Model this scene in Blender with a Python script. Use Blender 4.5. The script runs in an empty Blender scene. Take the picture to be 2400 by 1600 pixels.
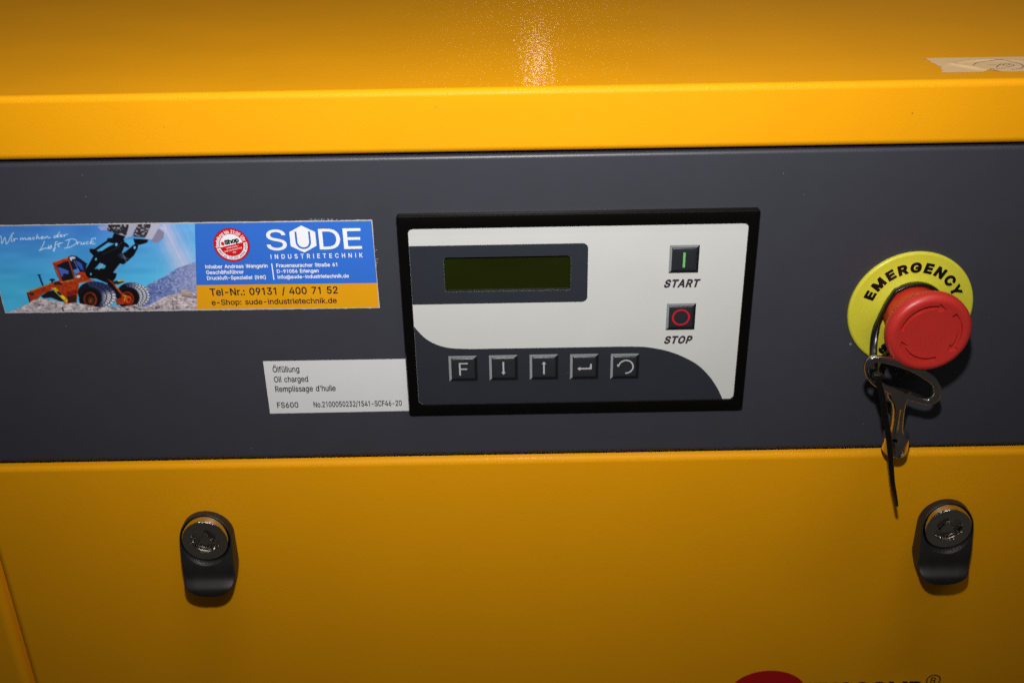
import bpy, bmesh, math, random
import numpy as np
from mathutils import Matrix, Vector
from mathutils.geometry import delaunay_2d_cdt
random.seed(7)
rng = np.random.default_rng(11)
S = bpy.context.scene
COL = S.collection
R = math.radians
PI = math.pi

# ------------------------------------------------------------------ camera
cd = bpy.data.cameras.new('camera')
cd.sensor_width = 22.3
cd.lens = 22.945
cd.clip_start = 0.01
cd.clip_end = 50
cd.dof.use_dof = True
cd.dof.focus_distance = 0.50
cd.dof.aperture_fstop = 7.1
cam = bpy.data.objects.new('camera', cd)
COL.objects.link(cam)
cr, cu, cf = Vector((0.9998477, -0.0077872, -0.0156188)), Vector((0.0174524, 0.4461299, 0.8947981)), Vector((0.0, 0.8949344, -0.4461978))
cp = Vector((0.0, -0.46225, 0.23047))
m4 = Matrix.Identity(4)
for i in range(3):
    m4[i][0] = cr[i]; m4[i][1] = cu[i]; m4[i][2] = -cf[i]; m4[i][3] = cp[i]
cam.matrix_world = m4
S.camera = cam

# ------------------------------------------------------------------ world: a dim warehouse
w = bpy.data.worlds.new('World'); S.world = w; w.use_nodes = True
bg = w.node_tree.nodes['Background']
bg.inputs[0].default_value = (1.0, 0.90, 0.78, 1); bg.inputs[1].default_value = 0.03
S.view_settings.view_transform = 'Standard'; S.view_settings.look = 'None'
S.cycles.use_denoising = False
S.cycles.sample_clamp_indirect = 3
S.cycles.sample_clamp_direct = 8
S.view_settings.exposure = 0; S.view_settings.gamma = 1

# ------------------------------------------------------------------ lights
def lamp(name, kind, loc, aim, energy, color=(1, 1, 1), **kw):
    d = bpy.data.lights.new(name, kind); d.energy = energy; d.color = color
    for k, v in kw.items(): setattr(d, k, v)
    o = bpy.data.objects.new(name, d); COL.objects.link(o); o.location = loc
    o.rotation_euler = (Vector(aim) - Vector(loc)).to_track_quat('-Z', 'Y').to_euler()
    return o
fl = cp + cu * 0.155
flash = lamp('camera_flash', 'SPOT', fl, fl + cf * 1.0 + cr * -0.02 + cu * 0.11, 15.2, (1.0, 0.985, 0.96),
             spot_size=R(105), spot_blend=1.0, shadow_soft_size=0.013)
# two bare hall lamps behind the machine, seen only as reflections in its lid
lamp('hall_lamp', 'AREA', (0.085, 2.55, 0.66), (0.02, 0.1, 0.12), 0.12, (1.0, 0.90, 0.76), shape='DISK', size=0.06)
lamp('far_hall_lamp', 'AREA', (0.55, 2.9, 0.555), (0.11, 0.2, 0.12), 0.10, (1.0, 0.95, 0.92), shape='DISK', size=0.03)

# added unseen overhead strips: glints for the chrome, the first also brightens the lid
lamp('added_overhead_strip', 'AREA', (0.30, -0.55, 2.7), (0.30, -0.5, 0), 12, (1.0, 0.90, 0.74), shape='RECTANGLE', size=1.2, size_y=0.07)
lamp('added_overhead_strip', 'AREA', (-1.1, -0.2, 2.7), (-1.0, -0.2, 0), 4.5, (0.93, 1.0, 0.96), shape='RECTANGLE', size=0.07, size_y=1.2)
lamp('added_overhead_strip', 'AREA', (1.2, -1.6, 2.7), (1.1, -1.5, 0), 4.5, (0.93, 1.0, 0.96), shape='RECTANGLE', size=1.2, size_y=0.07)

# ------------------------------------------------------------------ materials
def srgb(r, g, b):
    return tuple(((c / 255) / 12.92 if c / 255 <= .04045 else ((c / 255 + .055) / 1.055) ** 2.4) for c in (r, g, b))
def mat(name, col, rough=0.5, metal=0.0, spec=0.5, var=0.06, vscale=60, bump=0.0, bscale=900, coat=0.0, vcol=None,
        specks=0.0, cbump=0.0, cscale=480, bump2=0.0, b2scale=150, rvar=0.0, trans=0.0, sss=0.0):
    m = bpy.data.materials.new(name); m.use_nodes = True
    nt = m.node_tree; N = nt.nodes; L = nt.links
    p = N['Principled BSDF']
    p.inputs['Roughness'].default_value = rough; p.inputs['Metallic'].default_value = metal
    p.inputs['Specular IOR Level'].default_value = spec
    p.inputs['Coat Weight'].default_value = coat; p.inputs['Coat Roughness'].default_value = 0.035
    if sss: p.inputs['Subsurface Weight'].default_value = sss; p.inputs['Subsurface Scale'].default_value = 0.002
    tc = N.new('ShaderNodeTexCoord')
    geo = N.new('ShaderNodeNewGeometry')
    pos = geo.outputs['Position']
    if vcol:
        a = N.new('ShaderNodeVertexColor'); a.layer_name = vcol; base = a.outputs['Color']
    else:
        nz = N.new('ShaderNodeTexNoise'); nz.inputs['Scale'].default_value = vscale; nz.inputs['Detail'].default_value = 4
        L.new(pos, nz.inputs['Vector'])
        mr = N.new('ShaderNodeMapRange'); mr.inputs[1].default_value = .3; mr.inputs[2].default_value = .7
        mr.inputs[3].default_value = 1 - var; mr.inputs[4].default_value = 1 + var
        L.new(nz.outputs['Fac'], mr.inputs[0])
        mx = N.new('ShaderNodeVectorMath'); mx.operation = 'SCALE'; mx.inputs[0].default_value = col
        L.new(mr.outputs[0], mx.inputs['Scale']); base = mx.outputs[0]
    if specks:
        vz = N.new('ShaderNodeTexVoronoi'); vz.inputs['Scale'].default_value = 55; vz.inputs['Randomness'].default_value = 1
        L.new(pos, vz.inputs['Vector'])
        n3 = N.new('ShaderNodeTexNoise'); n3.inputs['Scale'].default_value = 9; L.new(pos, n3.inputs['Vector'])
        th = N.new('ShaderNodeMath'); th.operation = 'MULTIPLY'; th.inputs[1].default_value = 0.045
        L.new(n3.outputs['Fac'], th.inputs[0])
        lt = N.new('ShaderNodeMath'); lt.operation = 'LESS_THAN'
        L.new(vz.outputs['Distance'], lt.inputs[0]); L.new(th.outputs[0], lt.inputs[1])
        mm = N.new('ShaderNodeMath'); mm.operation = 'MULTIPLY'; mm.inputs[1].default_value = specks
        L.new(lt.outputs[0], mm.inputs[0])
        mi = N.new('ShaderNodeMix'); mi.data_type = 'RGBA'; mi.inputs[7].default_value = (.35, .34, .33, 1)
        L.new(mm.outputs[0], mi.inputs[0]); L.new(base, mi.inputs[6]); base = mi.outputs[2]
    L.new(base, p.inputs['Base Color'])
    if rvar:
        nr = N.new('ShaderNodeTexNoise'); nr.inputs['Scale'].default_value = 22; nr.inputs['Detail'].default_value = 6
        L.new(pos, nr.inputs['Vector'])
        m2 = N.new('ShaderNodeMapRange'); m2.inputs[1].default_value = .3; m2.inputs[2].default_value = .7
        m2.inputs[3].default_value = rough - rvar; m2.inputs[4].default_value = rough + rvar
        L.new(nr.outputs['Fac'], m2.inputs[0]); L.new(m2.outputs[0], p.inputs['Roughness'])
    nrm = None
    if bump:
        nb = N.new('ShaderNodeTexNoise'); nb.inputs['Scale'].default_value = bscale; nb.inputs['Detail'].default_value = 1.5
        L.new(pos, nb.inputs['Vector'])
        b = N.new('ShaderNodeBump'); b.inputs['Strength'].default_value = 1; b.inputs['Distance'].default_value = bump
        L.new(nb.outputs['Fac'], b.inputs['Height']); nrm = b.outputs[0]
        if bump2:
            nb2 = N.new('ShaderNodeTexNoise'); nb2.inputs['Scale'].default_value = b2scale; nb2.inputs['Detail'].default_value = 1
            L.new(pos, nb2.inputs['Vector'])
            b2 = N.new('ShaderNodeBump'); b2.inputs['Distance'].default_value = bump2; b2.inputs['Strength'].default_value = 1
            L.new(nb2.outputs['Fac'], b2.inputs['Height']); L.new(nrm, b2.inputs['Normal']); nrm = b2.outputs[0]
        L.new(nrm, p.inputs['Normal'])
        if cbump:      # the lacquer film's own orange peel, which breaks a lamp's reflection into sparkles
            nb3 = N.new('ShaderNodeTexNoise'); nb3.inputs['Scale'].default_value = cscale; nb3.inputs['Detail'].default_value = 2
            vm = N.new('ShaderNodeVectorMath'); vm.operation = 'MULTIPLY'; vm.inputs[1].default_value = (1, .6, 1); L.new(pos, vm.inputs[0]); L.new(vm.outputs[0], nb3.inputs['Vector'])
            b3 = N.new('ShaderNodeBump'); b3.inputs['Distance'].default_value = cbump; b3.inputs['Strength'].default_value = 1
            L.new(nb3.outputs['Fac'], b3.inputs['Height']); L.new(b3.outputs[0], p.inputs['Coat Normal'])
        else: L.new(nrm, p.inputs['Coat Normal'])
    return m
MY = mat('yellow_powder_coat', (.81, .342, .0028), rough=.5, var=.015, vscale=25, spec=.12, bump=.000055, bscale=900, bump2=.00006, b2scale=160, coat=.12, rvar=.05, cbump=.00015, cscale=400)
MG = mat('anthracite_powder_coat', (.0405, .041, .054), rough=.42, var=.03, bump=.000022, bscale=1300, specks=.22)
MDARK = mat('gap_shade_black', (.004, .004, .004), rough=.9)
MBEZ = mat('black_gloss_plastic', (.0020, .0018, .0018), rough=.26, spec=.35, var=.1, bump=.000008, bscale=2500, specks=.05)
MWH = mat('off_white_membrane', srgb(198, 199, 196), rough=.42, var=.018, vscale=40, rvar=.07, bump=.000006, bscale=2600)
MDM = mat('dark_blue_membrane', (.0200, .0235, .0325), rough=.45, var=.05, bump=.000006, bscale=2600, specks=.12)
MKEY = mat('key_face_membrane', (.0195, .0215, .027), rough=.36, var=.05, bump=.00001, bscale=2600)
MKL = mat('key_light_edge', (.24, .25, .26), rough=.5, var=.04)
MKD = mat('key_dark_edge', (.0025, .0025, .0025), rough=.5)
MSYM = mat('symbol_light_grey', (.43, .41, .42), rough=.5)
MGREEN = mat('symbol_green', srgb(112, 178, 106), rough=.5)
MRED = mat('symbol_red', srgb(200, 16, 32), rough=.5)
MTXT = mat('print_dark_plum', (.030, .022, .034), rough=.5)
MBLK = mat('print_black', (.010, .007, .007), rough=.55)
MLCD = mat('lcd_olive_glass', (.0115, .0155, .0016), rough=.14, var=.12, vscale=30, spec=.3)
MLAB = mat('white_label_film', srgb(212, 211, 214), rough=.5, var=.012, vscale=50)
MPAP = mat('torn_paper_edge', srgb(176, 178, 182), rough=.8, var=.15, vscale=900)
MBLUE = mat('print_blue', (.030, .150, .62), rough=.42, var=.02, vscale=50)
MORG = mat('print_amber', (.74, .33, .003), rough=.42, var=.02)
MPWH = mat('print_white', srgb(238, 238, 244), rough=.45, var=.01)
MPRED = mat('print_red', (.62, .006, .008), rough=.42, var=.02)
MPNAVY = mat('print_navy', (.015, .02, .10), rough=.5)
MPHOTO = mat('print_photograph', (1, 1, 1), rough=.40, vcol='print')
MEY = mat('yellow_plastic', (.61, .56, .04), rough=.33, var=.012, bump=.00001, bscale=700, sss=.1)
MER = mat('red_plastic', (.50, .026, .021), rough=.40, var=.03, vscale=120, bump=.000012, bscale=1600, sss=.08)
MER2 = mat('red_plastic_collar', (.52, .028, .012), rough=.42, var=.03, bump=.00001, bscale=1600)
MEB = mat('black_raised_lettering', (.006, .005, .004), rough=.35)
MTIE = mat('black_nylon', (.006, .0058, .005), rough=.28, var=.2, bump=.00001, bscale=1500)
MZN = mat('nickel_plated_zinc', (.66, .64, .62), rough=.17, metal=1.0, var=.10, vscale=90, bump=.00002, bscale=260, rvar=.05)
MCH = mat('chrome', (.70, .67, .64), rough=.10, metal=1.0, var=.05, rvar=.03)
MLK = mat('black_glass_filled_polyamide', (.015, .0145, .015), rough=.46, var=.15, vscale=200, bump=.000016, bscale=2200)
MTAPE = mat('masking_tape_crepe', srgb(222, 186, 138), rough=.62, var=.035, vscale=300, bump=.00003, bscale=800)
MINK = mat('ballpoint_ink', (.12, .05, .13), rough=.6)
MLOGO = mat('logo_red_vinyl', (.45, .004, .006), rough=.4)
MCHIP = mat('bare_primer_chip', (.16, .16, .17), rough=.7)
MSCUFF = mat('scuffed_paint', (.42, .16, .004), rough=.6)
MWALL = mat('hall_wall_paint', (.62, .56, .52), rough=.9)

# ------------------------------------------------------------------ mesh helpers (millimetres in, metres out; p = distance out of the panel)
def V(x, p, z): return (x / 1000, -p / 1000, z / 1000)
def tag(o, label=None, cat=None, group=None, kind=None):
    if label: o['label'] = label
    if cat: o['category'] = cat
    if group: o['group'] = group
    if kind: o['kind'] = kind
    return o
def empty(name, x, p, z, label, cat, group=None):
    o = bpy.data.objects.new(name, None); o.empty_display_size = .01; COL.objects.link(o)
    o.location = V(x, p, z)
    return tag(o, label, cat, group)
ORG = {}
def link(name, me, m, parent, smooth=None, local=False):
    """me holds metre coordinates; world ones unless local"""
    mats = m if isinstance(m, (list, tuple)) else [m]
    if not me.materials:
        for q in mats: me.materials.append(q)
    if smooth is not None:
        me.polygons.foreach_set('use_smooth', [True] * len(me.polygons))
        me.set_sharp_from_angle(angle=R(smooth))
    o = bpy.data.objects.new(name, me); COL.objects.link(o)
    if parent is not None:
        o.parent = parent
        if not local:
            r = parent
            off = Vector((0, 0, 0))
            while r is not None: off += r.location; r = r.parent
            me.transform(Matrix.Translation(-off))
    return o
def mesh(name, vs, fs, m, parent, smooth=None, local=False):
    me = bpy.data.meshes.new(name); me.from_pydata(vs, [], fs); me.update()
    bm = bmesh.new(); bm.from_mesh(me); bmesh.ops.recalc_face_normals(bm, faces=bm.faces); bm.to_mesh(me); bm.free()
    return link(name, me, m, parent, smooth, local)
def loft(loops, cap0=False, cap1=False, closed=False):
    vs, fs = [], []
    n = len(loops[0])
    for l in loops: vs += [V(*q) for q in l]
    k = len(loops)
    for i in range(k if closed else k - 1):
        a, b = i * n, ((i + 1) % k) * n
        for j in range(n):
            j2 = (j + 1) % n
            fs.append((a + j, a + j2, b + j2, b + j))
    if cap0: fs.append(tuple(range(n)))
    if cap1: fs.append(tuple((k - 1) * n + j for j in range(n)))
    return vs, fs
def rrect(x0, z0, x1, z1, r, n=6):
    pts = []
    for cx, cz, a0 in ((x1 - r, z1 - r, 0), (x0 + r, z1 - r, 90), (x0 + r, z0 + r, 180), (x1 - r, z0 + r, 270)):
        for i in range(n + 1):
            a = R(a0 + 90 * i / n); pts.append((cx + r * math.cos(a), cz + r * math.sin(a)))
    return pts
def at(loop, p): return [(x, p, z) for x, z in loop]
def circle(cx, cz, r, n=64): return [(cx + r * math.cos(2 * PI * i / n), cz + r * math.sin(2 * PI * i / n)) for i in range(n)]
def lathe(cx, cz, prof, n=72): return [at(circle(cx, cz, r, n), p) for r, p in prof]
def box(name, x0, x1, p0, p1, z0, z1, m, parent, bev=0.0, seg=6):
    bm = bmesh.new(); bmesh.ops.create_cube(bm, size=1)
    for v in bm.verts:
        v.co = V(x0 + (v.co.x + .5) * (x1 - x0), p0 + (.5 - v.co.y) * (p1 - p0), z0 + (v.co.z + .5) * (z1 - z0))
    if bev: bmesh.ops.bevel(bm, geom=list(bm.edges), offset=bev / 1000, segments=seg, affect='EDGES', profile=.5)
    me = bpy.data.meshes.new(name); bm.to_mesh(me); bm.free()
    o = link(name, me, m, parent, 60 if bev else None)
    if bev:
        wn = o.modifiers.new('wn', 'WEIGHTED_NORMAL'); wn.keep_sharp = True; wn.weight = 100
    return o
def bake(o, mods=None):
    dg = bpy.context.evaluated_depsgraph_get(); dg.update()
    me = bpy.data.meshes.new_from_object(o.evaluated_get(dg))
    o.modifiers.clear(); old = o.data; o.data = me; me.name = old.name
    return o
def fill(contours, ext=0.0, nonzero=False):
    """filled 2-D outline as a mesh in millimetre plane coordinates (even-odd, or non-zero winding for letters)"""
    P, E = [], []
    for q in contours:
        k = len(P); n = len(q); P += [Vector((x, z)) for x, z in q]; E += [(k + i, k + (i + 1) % n) for i in range(n)]
    ov, oe, of, *_ = delaunay_2d_cdt(P, E, [], 0, 1e-5)
    A0 = np.array([P[a] for a, b in E]); A1 = np.array([P[b] for a, b in E])
    vv_ = np.array([tuple(v) for v in ov]); tri = np.array([tuple(f) for f in of])
    C0 = vv_[tri].mean(1); keep = []
    for i in range(0, len(C0), 500):
        c = C0[i:i + 500]; x = c[:, 0:1]; y = c[:, 1:2]
        up = (A0[:, 1] <= y) & (A1[:, 1] > y); dn = (A0[:, 1] > y) & (A1[:, 1] <= y)
        cr_ = (A1[:, 0] - A0[:, 0]) * (y - A0[:, 1]) - (x - A0[:, 0]) * (A1[:, 1] - A0[:, 1])
        wn = ((up & (cr_ > 0)).astype(int) - (dn & (cr_ < 0)).astype(int)).sum(1)
        keep.append(wn != 0 if nonzero else wn % 2 != 0)
    tri = tri[np.concatenate(keep)]
    me = bpy.data.meshes.new('outline'); me.from_pydata([(x, y, 0) for x, y in vv_], [], [tuple(map(int, t)) for t in tri])
    bm = bmesh.new(); bm.from_mesh(me)
    bmesh.ops.delete(bm, geom=[v for v in bm.verts if not v.link_faces], context='VERTS')
    if ext:
        for f in bm.faces:
            if f.normal.z < 0: f.normal_flip()
        r = bmesh.ops.extrude_face_region(bm, geom=list(bm.faces))
        for v in [g for g in r['geom'] if isinstance(g, bmesh.types.BMVert)]: v.co.z += ext
    bm.to_mesh(me); bm.free()
    return me
def flat(name, contours, p, m, parent, ext=0.0, local=False, text=False):
    """flat print lying p mm in front of the panel"""
    me = fill(contours, ext, text); me.name = name
    me.transform(Matrix(((.001, 0, 0, 0), (0, 0, -.001, -(p) / 1000), (0, .001, 0, 0), (0, 0, 0, 1))))
    me.materials.clear()
    return link(name, me, m, parent, None, local)
def smoothline(pts, k=6, closed=False):
    out = []; n = len(pts)
    rngi = range(n) if closed else range(n - 1)
    for i in rngi:
        g = lambda j: pts[j % n] if closed else pts[max(0, min(n - 1, j))]
        a, b, c, d = g(i - 1), g(i), g(i + 1), g(i + 2)
        for s in range(k):
            t = s / k
            out.append(tuple(.5 * (2 * b[q] + (c[q] - a[q]) * t + (2 * a[q] - 5 * b[q] + 4 * c[q] - d[q]) * t * t + (3 * b[q] - a[q] - 3 * c[q] + d[q]) * t ** 3) for q in range(len(b))))
    if not closed: out.append(tuple(pts[-1]))
    return out
def ribbon(pts, wd):
    """outline of a stroke of width wd (number or list)"""
    L_, R_ = [], []
    n = len(pts)
    for i in range(n):
        a, b = pts[max(0, i - 1)], pts[min(n - 1, i + 1)]
        dx, dz = b[0] - a[0], b[1] - a[1]; l = math.hypot(dx, dz) or 1
        h = (wd[i] if isinstance(wd, (list, tuple)) else wd) / 2
        L_.append((pts[i][0] - dz / l * h, pts[i][1] + dx / l * h)); R_.append((pts[i][0] + dz / l * h, pts[i][1] - dx / l * h))
    return L_ + R_[::-1]

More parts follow.
